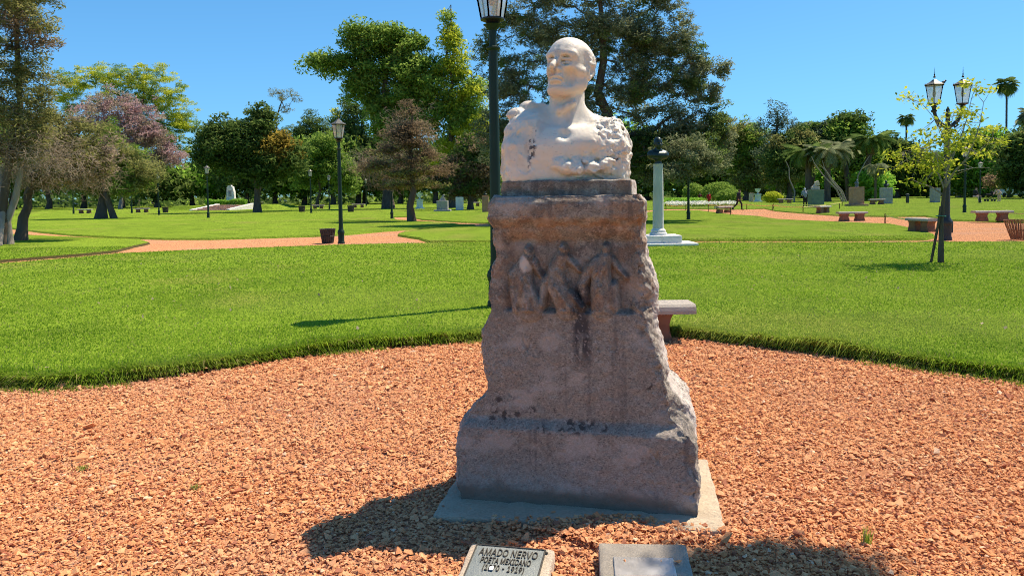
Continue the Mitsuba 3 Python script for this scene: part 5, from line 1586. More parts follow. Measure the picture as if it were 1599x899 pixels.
def post_profile(h):
    """Cast iron post up to z = h, the lantern's seat."""
    return [(.135, 0), (.135, .05), (.118, .07), (.112, .30), (.125, .32), (.135, .37), (.125, .42), (.098, .45), (.086, .50), (.082, .55), (.062, h - .42), (.060, h - .36), (.064, h - .335), (.098, h - .315), (.100, h - .300), (.058, h - .285), (.052, h - .22), (.055, h - .10), (.09, h - .05), (.115, h - .035), (.06, h - .03)]


LH = 4.15
lf, lp, lr, lfin, lb = lantern(0.44, 0.135, 0.215)
hseat = 3.38
LAMP = {'post': mikit.ply(tri(lathe([(r * (.86 if z < hseat - .08 else 1), z) for r, z in post_profile(hseat)], 20)), 'm_lamp', smooth=35), 'frame': mikit.ply(tri((lf[0] + [0, 0, hseat + .03], lf[1])), 'm_lamp_black'),
        'pane': [mikit.ply(tri((v + [0, 0, hseat + .03], f)), 'm_pane') for v, f in lp], 'roof': mikit.ply(tri((lr[0] + [0, 0, hseat + .03], lr[1])), 'm_lamp_roof'),
        'finial': mikit.ply(tri((lfin[0] + [0, 0, hseat + .03], lfin[1])), 'm_lamp_black'), 'bulb': mikit.ply(tri((lb[0] + [0, 0, hseat + .03], lb[1])), 'm_bulb')}


def lamp(px, py, label, s=1.0, rz=0.0, group='single lantern lamps of the park', base=None):
    k = numbered('street_lamp')
    b = at(px, py, LAWN_Z - 0.02) if base is None else np.asarray(base, float)
    M = T().translate(b.tolist()).rotate([0, 0, 1], rz).scale(s)
    scene[k + '__post'] = {**LAMP['post'], 'to_world': M}
    scene[k + '__lantern'] = {**LAMP['frame'], 'to_world': M}
    for i, p in enumerate(LAMP['pane']):
        scene[child(k + '__lantern__pane')] = {**p, 'to_world': M}
    scene[k + '__lantern__roof'] = {**LAMP['roof'], 'to_world': M}
    scene[k + '__lantern__bulb'] = {**LAMP['bulb'], 'to_world': M}
    scene[k + '__finial'] = {**LAMP['finial'], 'to_world': M}
    tell(k, label, 'street lamp', group)


b = at(766, 478, LAWN_Z)
b[:2] = pt(776, 478, b[1])[:2]
lamp(0, 0, 'tall dark green lamp post right behind the pedestal, cut off by the top edge', 1.13, 12, base=b)
lamp(533, 380.5, 'green lamp post beside the litter bin on the path', 1.0, 20)
for px, py, text in [(325.5, 340.5, 'green lamp post in front of the red steps'), (248.5, 336, 'lamp post with its lantern among the pink blossoms'), (206, 333, 'lamp post just right of the twin trunked cypress'), (486, 333, 'lamp post under the bright green young tree'),
                     (514.5, 327, 'thin far lamp post left of the second lamp'), (115, 334, 'lamp post seen between the left cypresses'), (612, 341.5, 'lamp post behind the boughs of the half dead cypress'), (1075, 343, 'lamp post under the brown drooping conifer'),
                     (1506, 332, 'dark lamp post on the lawn right of the young tree'), (572, 322, 'distant lamp post among the trees left of the half dead cypress'), (334, 319, 'distant lamp post left of the white monument'), (1530, 317, 'distant lamp post in front of the broad tree at right'), (193, 325, 'distant lamp post behind the twin trunked cypress')]:
    lamp(px, py, text, 1.0, (px * 7) % 60)

# the twin lantern lamp at right
tb = at(1477, 375, 0.0)
YT = tb[1]
k = 'twin_lamp'
prof = [(.17, 0), (.17, .08), (.15, .12), (.145, .45), (.165, .48), (.17, .56), (.15, .62), (.11, .70), (.10, .80), (.078, 3.35), (.10, 3.38), (.10, 3.46), (.07, 3.5), (.062, 3.72), (.09, 3.78), (.05, 3.86), (.055, 3.95), (.012, 4.05)]
put(k + '__post', (lathe(prof, 20)[0] + tb, lathe(prof, 20)[1]), 'm_lamp_black', smooth=35)
seats = [(-0.42, 0, 4.08), (0.44, 0, 4.08)]
for sgn, st in zip((-1, 1), seats):
    arm = np.array([[0, 0, 3.40], [sgn * .16, 0, 3.50], [sgn * .30, 0, 3.62], [sgn * .38, 0, 3.78], [st[0], 0, 3.94], [st[0], 0, 4.08]])
    curl = np.array([[sgn * .26, 0, 3.60], [sgn * .30, 0, 3.48], [sgn * .22, 0, 3.42], [sgn * .18, 0, 3.48]])
    knob = lathe([(.03, 0), (.075, .03), (.085, .07), (.05, .11), (.06, .15), (.09, .2)], 14, loc=(st[0], 0, 3.86))
    put(k + '__arm', tuple([cat([tube(arm, [.06, .055, .06, .05, .05, .05], 10), tube(curl, .03, 8), knob])[0] + tb, cat([tube(arm, .05, 10), tube(curl, .03, 8), knob])[1]]), 'm_lamp_black', smooth=40)
    lf2, lp2, lr2, lfi2, lb2 = lantern(0.56, 0.165, 0.265)
    o = tb + np.array(st) + [0, 0, .05]
    L = child(k + '__lantern')
    put(L, (lf2[0] + o, lf2[1]), 'm_lamp_black')
    for v, f in lp2:
        put(L + '__pane', (v + o, f), 'm_pane')
    put(L + '__roof', (lr2[0] + o, lr2[1]), 'm_lamp_roof')
    fi = lfi2[0].copy(); fi[:, 2] = .56 + (fi[:, 2] - .56) * 1.35
    put(L + '__finial', (fi + o, lfi2[1]), 'm_lamp_black')
    put(L + '__bulb', (lb2[0] + o, lb2[1]), 'm_bulb')
put(k + '__foot_box', box(tb + [.16, -.02, .42], (.05, .08, .38), 0, .01), 'm_lamp_black')
tell(k, 'black lamp post with two large lanterns behind the young tree', 'street lamp')
# a small bird perched on the left lantern
bf2 = Field((-.14, -.08, -.08), (.14, .08, .14), .008)
bf2.ell((0, 0, .02), (.075, .04, .042), trimesh.transformations.euler_matrix(0, .4, 0)[:3, :3], .01); bf2.ell((.065, 0, .07), (.03, .027, .027), None, .015); bf2.cap((-.06, 0, 0), (-.12, 0, -.04), .016, .01, .02); bf2.cap((.09, 0, .07), (.112, 0, .066), .009, .004, .004); bf2.cap((0, .012, -.02), (0, .012, -.06), .006, .006, .004); bf2.cap((0, -.012, -.02), (0, -.012, -.06), .006, .006, .004)
v, f = bf2.mesh()
put('bird', (v + tb + [seats[0][0] + .27, 0, 4.08 + .05 + .56 + .065], f), 'm_lamp_black', smooth=True)
tell('bird', 'small dark bird perched on the rim of the left twin lantern', 'bird')

# ------------------------------------------------------------------ benches
mat('m_bench_top', lambda p, n, uv: pmix((0.25, 0.225, 0.19), (0.42, 0.385, 0.335), pfbm(p.x * 8, p.y * 8, p.z * 8, 4)), 0.85, 0.2, bump=lambda p, n, uv: pnoise(p.x * 90, p.y * 90, p.z * 90), bscale=0.003)
mat('m_bench_leg', lambda p, n, uv: pmix((0.14, 0.066, 0.040), (0.27, 0.140, 0.090), pfbm(p.x * 12, p.y * 12, p.z * 12, 4)), 0.9, 0.2, bump=lambda p, n, uv: pnoise(p.x * 70, p.y * 70, p.z * 70), bscale=0.004)


def scroll_leg(w=0.30, h=0.37, t=0.30):
    """Stout console leg with scrolled sides."""
    z = np.linspace(0, h, 18)
    a = z / h
    half = 0.5 * w * (1.0 - 0.18 * np.sin(np.pi * a) + 0.10 * np.sin(2 * np.pi * a + 0.4) + 0.05 * a)
    poly = Polygon(np.vstack([np.c_[half, z], np.c_[-half, z][::-1]]))
    m = trimesh.creation.extrude_polygon(poly, t, engine='earcut')
    v, f = tri(m)
    v = np.c_[v[:, 0], v[:, 2] - t / 2, v[:, 1]]
    return v, f[:, ::-1]


def bench_top(L, D=0.44, h=0.10):
    r = np.array([[-D / 2, 0], [D / 2, 0], [D / 2, h * .35], [D / 2 - .015, h * .75], [D / 2 - .05, h], [-D / 2 + .05, h], [-D / 2 + .015, h * .75], [-D / 2, h * .35]])
    m = trimesh.creation.extrude_polygon(Polygon(r), L, engine='earcut')
    v, f = tri(m)
    return np.c_[v[:, 2] - L / 2, v[:, 0], v[:, 1]], f


BT = {}


def bench(base, label, L=1.7, rz=0.0, gap=0.45, s=1.0, lw=0.42):
    k = numbered('stone_bench')
    M = T().translate(np.asarray(base, float).tolist()).rotate([0, 0, 1], math.degrees(rz)).scale(s)
    if L not in BT:
        BT[L] = mikit.ply(tri(bench_top(L)), 'm_bench_top')
    if lw not in BT:
        BT[-lw] = mikit.ply(tri(scroll_leg(lw)), 'm_bench_leg')
    scene[k + '__seat'] = {**BT[L], 'to_world': M @ T().translate([0, 0, .37])}
    for sg in (-1, 1):
        scene[child(k + '__leg')] = {**BT[-lw], 'to_world': M @ T().translate([sg * gap, 0, 0])}
    tell(k, label, 'bench', 'stone benches along the paths')


p0, p1 = at(1020, 487, 0.47), at(1087, 486, 0.47)
bY = at(1040, 536, 0)[1]
bc = pt(1087, 486, bY)
L0_ = 1.55
k = 'stone_bench'
bench((bc[0] - L0_ / 2, bY + 0.20, -0.06), 'grey topped bench half hidden behind the right side of the pedestal', L0_, 0.0, 0.40, 1.0, 0.27)
for px, py, rz, text, Lb in [(1130, 332.5, 0.6, 'bench on the far lawn edge beside the walking person', 1.5), (1285, 332.5, 0.7, 'bench in front of the green pedestal', 1.4), (1330, 345, 0.02, 'bench at the middle of the right hand path', 1.45), (1439, 361, -1.45, 'bench seen end on, left of the young tree', 1.25), (1549, 345, 0.0, 'longest bench, right of the twin lamp', 1.7),
                         (1226, 317, 0, 'small far bench right of the round bush', 1.6), (1369, 319, 0, 'small pale far bench left of the grey pedestal', 1.4),
                         (222, 331.5, 0, 'bench on the lawn between two lamp posts at left', 1.7), (133, 333, 0, 'bench left of the twin trunked cypress', 1.6), (405, 319, 0, 'far bench under the dark magnolia', 1.5), (560, 324, 0, 'far bench left of the half dead cypress', 1.7), (740, 322, 0, 'far bench left of the pedestal near the brown block', 1.6), (497, 326, 0, 'low far bench right of the dark bin', 1.5)]:
    z = 0.0 if px in (1330, 1438) else LAWN_Z
    bench(at(px, py, z), text, Lb, rz, 0.27 * Lb, 1.0 if py > 322 else 1.1)

# ------------------------------------------------------------------ litter bins and the slatted basket
mat('m_bin', (0.030, 0.027, 0.025), 0.6, 0.4)
mat('m_bin_inner', (0.10, 0.075, 0.065), 0.8, 0.2)
mat('m_rust', lambda p, n, uv: pmix((0.13, 0.06, 0.03), (0.30, 0.15, 0.08), pfbm(p.x * 15, p.y * 15, p.z * 15)), 0.85, 0.2)


def basket(base, label, r0, r1, h, ns, bsdf, w, inner=True, cat_='litter bin', group=None):
    k = numbered('litter_bin')
    a = np.arange(ns) * 2 * np.pi / ns
    b = np.asarray(base, float)
    c, s_ = np.cos(a), np.sin(a)
    for i in range(ns):
        t = np.array([-s_[i], c[i], 0]) * w / 2; o = np.array([c[i], s_[i], 0]) * .005
        lo = np.array([r0 * c[i], r0 * s_[i], 0.02]); hi = np.array([r1 * c[i], r1 * s_[i], h])
        q = np.array([lo - t - o, lo + t - o, lo + t + o, lo - t + o, hi - t - o, hi + t - o, hi + t + o, hi - t + o]) + b
        put(k + '__slat', (q, np.array([[0, 1, 2, 3], [4, 7, 6, 5], [0, 4, 5, 1], [1, 5, 6, 2], [2, 6, 7, 3], [3, 7, 4, 0]])), bsdf)
    ring = lambda r, z: tube(np.c_[r * np.cos(np.linspace(0, 2 * np.pi, 25)), r * np.sin(np.linspace(0, 2 * np.pi, 25)), np.full(25, z)] + b, .014, 6, cap=False)
    put(k + '__rim', ring(r1, h), bsdf, smooth=True)
    put(k + '__hoop', cat([ring(r0 + (r1 - r0) * .5, h * .5), ring(r0, .03)]), bsdf, smooth=True)
    if inner:
        put(k + '__liner', (lathe([(0, .04), (r0 - .02, .04), (r1 - .025, h - .02), (r1 - .035, h - .02), (r0 - .03, .06), (0, .06)], 20)[0] + b, lathe([(0, .04), (r0 - .02, .04), (r1 - .025, h - .02), (r1 - .035, h - .02), (r0 - .03, .06), (0, .06)], 20)[1]), 'm_bin_inner')
    tell(k, label, cat_, group)


basket(at(512, 380, 0.0), 'dark slatted litter bin at the foot of the second lamp', .19, .26, .49, 20, 'm_bin', .036)
basket(at(1597, 375, 0.0), 'rusty brown basket of thin slats at the right edge', .30, .50, .60, 30, 'm_rust', .035, inner=False)
for px, py, text in [(258.5, 332, 'small black bin right of the lamp among pink blossoms'), (471.5, 331, 'small dark bin left of the lamp under the young tree'), (548, 331, 'small dark bin left of the half dead cypress')]:
    basket(at(px, py, LAWN_Z), text, .26, .33, .62, 12, 'm_bin', .08)

# ------------------------------------------------------------------ statues and pedestals
mat('m_bronze', lambda p, n, uv: pmix((0.012, 0.020, 0.020), (0.035, 0.060, 0.056), pfbm(p.x * 10, p.y * 10, p.z * 10)), 0.38, 0.5, 0.6)
mat('m_grey_marble', lambda p, n, uv: pmix((0.30, 0.34, 0.30), (0.50, 0.52, 0.48), pfbm(p.x * 5, p.y * 5, p.z * 2.5, 5)), 0.6, 0.3)
mat('m_white_stone', lambda p, n, uv: pmix((0.50, 0.50, 0.48), (0.68, 0.67, 0.64), pfbm(p.x * 6, p.y * 6, p.z * 6, 4)), 0.7, 0.3)
mat('m_urn', lambda p, n, uv: pmix((0.42, 0.52, 0.52), (0.62, 0.70, 0.69), pfbm(p.x * 6, p.y * 6, p.z * 6, 4)), 0.7, 0.3)
mat('m_grey_stone', lambda p, n, uv: pmix((0.20, 0.195, 0.19), (0.36, 0.35, 0.33), pfbm(p.x * 5, p.y * 5, p.z * 5, 5)), 0.85, 0.2)
mat('m_green_stone', lambda p, n, uv: pmix((0.07, 0.11, 0.085), (0.16, 0.21, 0.17), pfbm(p.x * 5, p.y * 5, p.z * 5, 5)), 0.7, 0.3)
mat('m_brown_stone', lambda p, n, uv: pmix((0.24, 0.125, 0.085), (0.42, 0.26, 0.18), pfbm(p.x * 5, p.y * 5, p.z * 5, 5)), 0.85, 0.2)
mat('m_beige_stone', lambda p, n, uv: pmix((0.38, 0.32, 0.24), (0.55, 0.48, 0.38), pfbm(p.x * 5, p.y * 5, p.z * 5, 4)), 0.85, 0.2)


def small_bust(s=1.0, turn=0.0, h=0.014, cloak=0.2):
    """A generic head and shoulders, 0.62 m tall, base at z = 0."""
    F = Field((-.33, -.22, -.02), (.33, .22, .66), h)
    F.cap((0, 0, 0), (0, 0, .14), .085, .07, .03)
    F.ell((0, .0, .21), (.25, .14, .115), None, .06)
    F.ell((-.17, 0, .22), (.085, .10, .085), None, .06); F.ell((.17, 0, .22), (.085, .10, .085), None, .06)
    F.cap((0, 0, .24), (0, -.01, .42), .078, .060, .03); F.cap((0, .01, .345), (-.2, .01, .27), .05, .055, .05); F.cap((0, .01, .345), (.2, .01, .27), .05, .055, .05)
    F.ell((0, .01, .53), (.098, .122, .130), None, .02); F.ell((0, -.05, .46), (.078, .075, .095), None, .03)
    F.ell((0, -.085, .40), (.03, .026, .022), None, .02)
    F.cap((0, -.115, .505), (0, -.142, .465), .013, .016, .012)
    for q in (-1, 1):
        F.cap((q * .015, -.098, .525), (q * .06, -.08, .522), .013, .012, .015); F.ell((q * .034, -.118, .497), (.02, .022, .014), None, .01, True); F.ell((q * .09, .01, .475), (.013, .026, .036), None, .01)
    F.ell((0, -.105, .435), (.028, .014, .010), None, .01)
    v, f = smoothed(F.mesh(), 4)
    return move((v, f), (0, 0, 0), turn, s)


def profile_tower(segs_):
    """Square courses (half width, z0, z1, half width above) as one chamfered stack each."""
    out = []
    for hw, z0, z1, hw2 in segs_:
        pts = [[sx * w, sy * w, z] for w, z in ((hw, z0), (hw2, z1)) for sx in (-1, 1) for sy in (-1, 1)]
        out.append(tri(trimesh.convex.convex_hull(np.array(pts))))
    return cat(out)


# column with the dark bust: two steps, moulded base, tapering shaft
cb = at(1034, 383, LAWN_Z)
cY = cb[1] + 0.30
sc = cY / FPX
cx = pt(1028, 380, cY)[0]
o = np.array([cx, cY, 0])
zb = LAWN_Z
k = 'bust_column'
lo = box((cx + .09, cY, zb + .035), (1.84, 1.3, .07), 0, .012)
put(k + '__plinth', lo, 'm_white_stone')
for i in range(2):
    put(k + '__step', box((cx + .02 + (-.285 + .57 * i), cY + .02, zb + .07 + .105), (.565, .95, .21), 0, .01), 'm_white_stone')
z1 = zb + .28
base = lathe([(.25, 0), (.25, .06), (.235, .075), (.20, .085), (.215, .11), (.21, .14), (.175, .17), (.165, .20)], 28)
put(k + '__base', (base[0] * [1, 1, 1] + o + [0, 0, z1], base[1]), 'm_white_stone', smooth=35)
ztop = pt(1028, 256, cY)[2]
shaft = lathe([(.162, 0), (.156, (ztop - z1 - .2) * .4), (.138, ztop - z1 - .24), (.150, ztop - z1 - .22), (.150, ztop - z1 - .2)], 10, rz=.3)
put(k + '__shaft', (shaft[0] + o + [0, 0, z1 + .2], shaft[1]), 'm_grey_marble', smooth=50)
tell(k, 'pale marble column on two white steps carrying the dark bust', 'column')
v, f = small_bust(1.19, 0.25, 0.011)
put('bronze_bust', (v + o + [0, 0, ztop - .01], f), 'm_bronze', smooth=True)
tell('bronze_bust', 'dark green bronze bust on the pale column', 'bust')


def pedestal(name, px, py, w, h, bsdf, label, d=None, z=LAWN_Z, cap=0.0, foot=0.0, cat_='pedestal', rz=0.0):
    b = at(px, py, z)
    k = numbered(name)
    d = w if d is None else d
    b = b + np.array([0, d / 2, 0])
    put(k + '__block', box(b + [0, 0, h / 2], (w, d, h), rz, .015), bsdf)
    if foot:
        put(k + '__foot', box(b + [0, 0, foot * .16], (w + foot, d + foot, foot * .32), rz, .01), bsdf)
    if cap:
        put(k + '__cap', box(b + [0, 0, h + cap * .3], (w + cap, d + cap, cap * .6), rz, .01), bsdf)
    tell(k, label, cat_)
    return b + [0, 0, h + cap * .6]


def urn(px, py, label, s=1.0):
    b = at(px, py, LAWN_Z); k = numbered('garden_urn')
    v, f = profile_tower([(.42, 0, .12, .42), (.33, .12, .2, .30), (.29, .2, .86, .26), (.34, .86, .94, .34)])
    put(k + '__pedestal', (v * s + b + [0, .3, 0], f), 'm_urn')
    v, f = lathe([(.12, .94), (.14, .97), (.06, 1.03), (.055, 1.09), (.16, 1.16), (.26, 1.30), (.31, 1.48), (.36, 1.54), (.36, 1.57), (.30, 1.57), (.24, 1.40), (0, 1.36)], 20)
    put(k + '__bowl', (v * s + b + [0, .3, 0], f), 'm_urn', smooth=40)
    tell(k, label, 'urn')


urn(655, 326, 'pale bluish white urn on a pedestal behind the half dead cypress', 1.12)
urn(1184.5, 315, 'pale urn on a bluish white pedestal right of the round bushes', 1.12)
pedestal('stone_pillar', 1174, 315, .50, 1.15, 'm_beige_stone', 'narrow beige stone pillar just left of the far urn')
# left: white monument with hedge, steps
mb = np.array([pt(361, 320, 104)[0], 104.0, 0.55]); k = 'white_monument'
mY = mb[1]; sM = mY / FPX
pts = np.array([[pt(354, 314, mY)[0], 0.45], [pt(368, 314, mY)[0], 0.45], [pt(366.5, 300, mY)[0], pt(366, 300, mY)[2]], [pt(364.5, 292.5, mY)[0], pt(365, 292.5, mY)[2]], [pt(361.5, 289, mY)[0], pt(361, 289, mY)[2]], [pt(357, 290, mY)[0], pt(357, 290, mY)[2]], [pt(355.5, 293, mY)[0], pt(355, 293, mY)[2]]])
m = trimesh.creation.extrude_polygon(Polygon(pts), 0.7, engine='earcut')
v, f = tri(m)
put(k + '__shaft', (np.c_[v[:, 0], mY + .35 - v[:, 2], v[:, 1]], f), 'm_white_stone')
put(k + '__inscription_panel', box((pt(360.5, 300, mY)[0], mY - .355, pt(360, 302, mY)[2]), (.42, .03, .8), 0, .008), 'm_grey_stone')
tell(k, 'white monument with a rounded top above a low hedge', 'monument')
v, f = bf2.mesh()
put('bird_001', (v * 1.3 + pt(360.5, 287.6, mY), f), 'm_lamp_black', smooth=True)
tell('bird_001', 'dark bird perched on top of the white monument', 'bird')
# ------------------------------------------------------------------ hedge, steps and small pedestals
def bush(name, label, px, py, rx, ry, d, pal, n, leaf, seed, group=None, stem=True, ground=True, cat_='bush'):
    """A clipped round bush: leaves in a dense shell over a short branching stem."""
    k = numbered(name); g = rng(seed)
    c = pt(px, py, d); s = d / FPX
    R = np.array([rx, (rx + ry) / 2, ry]) * s
    q = g.normal(0, 1, (n, 3)); q /= np.linalg.norm(q, axis=1, keepdims=True)
    lum = 1 + 0.30 * (meshkit.fbm(q * 2.2 + seed, 3) - 0.5) + 0.15 * (meshkit.fbm(q * 7 + seed, 2) - 0.5)
    C = c + q * R * (lum * np.clip(g.normal(0.95, 0.07, n), .5, 1.08))[:, None]
    C[:, 2] = np.maximum(C[:, 2], LAWN_Z + 0.03)
    v, f, kk = leaf_faces(C, leaf, seed, 0.6)
    put(k + '__crown', (v, f), 'm_leaf', color=np.repeat(leaf_cols(n, pal, seed, 0.25 * q[:, 2] * 0 + 0.9 * (meshkit.fbm(C * 3, 2) - .5)), kk, 0))
    b = np.array([c[0], c[1], LAWN_Z - .05])
    tips_ = c + g.normal(0, 0.4, (9, 3)) * R
    put(k + '__stem', cat([tube(np.array([b, b * .5 + c * .5]), [.07, .05], 7), segs(np.repeat((b * .5 + c * .5)[None], 9, 0), tips_, np.full(9, .03), np.full(9, .01), 5)]), 'm_bark')
    tell(k, label, cat_, group)


for a in [('round_bush', 'left round clipped bush behind the white flower bed', 1083, 299, 15, 12, 98, 'light', 2600, .23, 701), ('round_bush', 'largest round clipped bush behind the white flowers', 1122, 299, 25, 14, 96, 'light', 4200, .23, 702),
          ('round_bush', 'round clipped bush in front of the largest one, beside the walker', 1139, 306, 20, 10, 90, 'light', 3200, .21, 703), ('round_bush', 'single low round bush right of the far urn', 1207, 308, 14, 9, 94, 'lime', 2400, .22, 704)]:
    bush(*a)
# hedge round the white monument
g = rng(710); k = 'low_hedge'
n = 5200
x0, x1 = pt(328, 318, mY)[0], pt(391, 318, mY)[0]
C = np.c_[g.uniform(x0, x1, n), mY - 1.5 + g.uniform(-.45, .45, n), g.uniform(0, 1, n) ** .6 * (0.62 + .22 * meshkit.fbm(np.c_[g.uniform(0, 9, n), g.uniform(0, 9, n), np.zeros(n)], 2))]
C[:, 2] = 0.58 + C[:, 2] * (0.75 + .5 * meshkit.noise(np.c_[C[:, 0] * 1.2, np.zeros(n), np.zeros(n)]))
v, f, kk = leaf_faces(C, .17, 711, .6)
put(k, (v, f), 'm_leaf', color=np.repeat(leaf_cols(n, 'fresh', 712), kk, 0))
tell(k, 'low fresh green hedge at the foot of the white monument', 'hedge')
# the raised lawn that carries the monument
tx0, tx1 = pt(283, 320, mY)[0], pt(420, 320, mY)[0]
TQ = np.array([[tx0, mY - 1.9], [tx1, mY - 1.9], [tx1, mY + 8], [tx0, mY + 8]])
tv = np.vstack([np.c_[TQ, np.full(4, .60)], np.c_[TQ + [[-1.6, -1.0], [1.6, -1.0], [1.6, 2], [-1.6, 2]], np.full(4, LAWN_Z - .02)]])
put('lawn_terrace', (tv, np.array([[0, 1, 2, 3], [4, 5, 1, 0], [5, 6, 2, 1], [6, 7, 3, 2], [7, 4, 0, 3]])), 'm_turf')
tell('lawn_terrace', 'slightly raised lawn carrying the white monument', kind='structure')
# the red steps with white cheeks
s0, s1 = at(300, 330, 0), at(340, 330, 0)
k = 'garden_steps'
wS = s1[0] - s0[0]; yS = s0[1]
for i in range(5):
    put(k + '__step', box(((s0[0] + s1[0]) / 2 + .13 * i, yS + .7 + i * 1.35, .03 + i * .118), (wS, 1.37, .30), 0, .012), 'm_brown_stone')
    put(k + '__step_edge', box(((s0[0] + s1[0]) / 2 + .13 * i, yS + .003 + i * 1.35, .15 + i * .118), (wS - .02, .02, .05), 0), 'm_beige_stone')
for sx in (-1, 1):
    a = np.array([(s0[0] + s1[0]) / 2 + sx * (wS / 2 + .22), yS + .2, 0]); d = np.array([.7, 7.0, 0])
    pts = []
    for q in (-.2, .2):
        pts += [a + [q, 0, 0], a + [q, 0, .22], a + d + [q, 0, 0], a + d + [q, 0, .84]]
    put(k + '__cheek', tri(trimesh.convex.convex_hull(np.array(pts))), 'm_white_stone')
tell(k, 'low red steps between white sloping cheek walls', 'steps')

top = pedestal('stone_pedestal', 690.5, 330, 1.02, .98, 'm_grey_stone', 'grey stone block with a small seated figure, left of the monument', foot=.5, d=.9)
F = Field((-.35, -.3, -.05), (.35, .3, .62), .014)
F.cap((-.12, 0, .08), (.08, 0, .42), .12, .10, .06); F.ell((.14, -.02, .50), (.075, .085, .09), None, .03); F.cap((-.05, -.08, .1), (.2, -.12, .16), .07, .06, .04); F.cap((.2, -.12, .16), (.26, -.12, 0), .055, .05, .03); F.cap((.06, -.06, .36), (.2, -.16, .22), .045, .035, .03); F.rbox((-.02, 0, .03), (.26, .2, .05), .02, None, .03)
v, f = smoothed(F.mesh(), 3)
put('small_sculpture', (v + top, f), 'm_grey_stone', smooth=True)
tell('small_sculpture', 'small crouching stone figure on the grey block', 'sculpture')
pedestal('stone_pedestal', 717.5, 328, .72, 1.28, 'm_white_stone', 'white upright stone block right of the crouching figure')
top = pedestal('stone_pedestal', 758, 331, .56, 1.36, 'm_brown_stone', 'dark reddish brown block just left of the big pedestal')
v, f = small_bust(.62, .2, .018); put('small_bust', (v + top, f), 'm_bronze', smooth=True); tell('small_bust', 'small dark bust on the reddish brown block', 'bust')
top = pedestal('stone_pedestal', 1277.5, 324, 1.02, 1.50, 'm_green_stone', 'grey green stone pedestal beside the person in the white cap', cap=.05)
F = Field((-.45, -.3, -.02), (.45, .3, .82), .016)
F.rbox((-.05, 0, .12), (.32, .2, .14), .04, None, .03); F.cap((-.22, 0, .2), (.1, 0, .62), .12, .10, .05); F.rbox((.08, 0, .5), (.17, .14, .2), .04, trimesh.transformations.euler_matrix(0, .25, 0)[:3, :3], .04)
v, f = smoothed(F.mesh(), 3); put('rough_bust', (v + top, f), 'm_beige_stone', smooth=True); tell('rough_bust', 'rough pale stone bust on the grey green pedestal', 'bust')
top = pedestal('stone_pedestal', 1341, 321.5, .98, 1.68, 'm_brown_stone', 'reddish brown pedestal on a dark foot with a blue grey figure', foot=.55)
F = Field((-.3, -.25, -.02), (.3, .25, .85), .016)
F.cap((0, 0, .02), (.01, 0, .42), .15, .12, .05); F.ell((.02, -.02, .62), (.075, .085, .10), None, .03); F.cap((0, 0, .42), (.02, 0, .55), .06, .05, .03); F.ell((0, 0, .36), (.21, .12, .10), None, .05)
v, f = smoothed(F.mesh(), 3); put('small_bust_001', (v + top, f), 'm_bronze_blue', smooth=True); tell('small_bust_001', 'blue grey figure on the reddish brown pedestal', 'bust')
mat('m_bronze_blue', lambda p, n, uv: pmix((0.05, 0.075, 0.085), (0.12, 0.16, 0.17), pfbm(p.x * 10, p.y * 10, p.z * 10)), 0.5, 0.4, 0.4)
top = pedestal('stone_pedestal', 1387, 318, .92, 1.62, 'm_grey_stone', 'tall grey pedestal carrying a dark head, left of the young tree')
v, f = small_bust(1.12, .1, .016); put('small_bust_002', (v + top, f), 'm_bronze', smooth=True); tell('small_bust_002', 'dark bronze head on the tall grey pedestal', 'bust')
pedestal('stone_pedestal', 1463, 316, .75, 1.5, 'm_grey_stone', 'grey pedestal half hidden by the young tree trunk')
pedestal('stone_pedestal', 1500.5, 308, .9, 2.0, 'm_beige_stone', 'far beige block left of the lamp behind the young tree')
pb_ = at(1417, 317, LAWN_Z)
put('black_post', (lathe([(.15, 0), (.15, .7), (.13, .78), (.19, .84), (.17, .92), (.02, .98)], 12)[0] + pb_, lathe([(.15, 0), (.15, .7), (.13, .78), (.19, .84), (.17, .92), (.02, .98)], 12)[1]), 'm_lamp_black'); tell('black_post', 'short thick black post on the lawn left of the young tree', 'post')

# ------------------------------------------------------------------ tape fence along the right paths
mat('m_tape', (0.80, 0.62, 0.20), 0.6, two=True)
mat('m_stake', (0.10, 0.05, 0.03), 0.9)
LINES = [[(1040, 326), (1071, 328.5), (1106, 331), (1141, 335.5)], [(1106, 327), (1166, 326), (1206, 328), (1254, 331.5), (1315, 322)], [(1208, 326), (1311, 326)], [(1382, 348.5), (1430, 357.5)], [(1562, 343), (1640, 346)]]
for i, L in enumerate(LINES):
    k = numbered('tape_fence')
    P_ = [at(x, y, LAWN_Z) for x, y in L]
    for p in P_:
        put(k + '__stake', tube(np.array([p - [0, 0, .1], p + [0, 0, .42]]), .03, 6), 'm_stake')
    for a, b in zip(P_[:-1], P_[1:]):
        t = np.linspace(0, 1, 9)[:, None]
        q = a + (b - a) * t + np.c_[0 * t, 0 * t, .36 - .22 * t * (1 - t)]
        vv = np.vstack([q + [0, 0, .028], q - [0, 0, .028]]); j = np.arange(8)
        vv2 = np.vstack([vv, vv + [0, .006, 0]])
        put(k + '__tape', cat([(vv, np.vstack([np.stack([j, j + 9, j + 10], 1), np.stack([j, j + 10, j + 1], 1)])), (vv + [0, .006, 0], np.vstack([np.stack([j, j + 10, j + 9], 1), np.stack([j, j + 1, j + 10], 1)]))]), 'm_tape')
    tell(k, ['yellow tape on stakes in front of the white flower bed', 'yellow tape on stakes beyond the bench by the walking person', 'short yellow tape between stakes near the person in the white cap', 'yellow tape between two stakes beside the end on bench', 'yellow tape beside the longest bench at right'][i], 'tape fence')

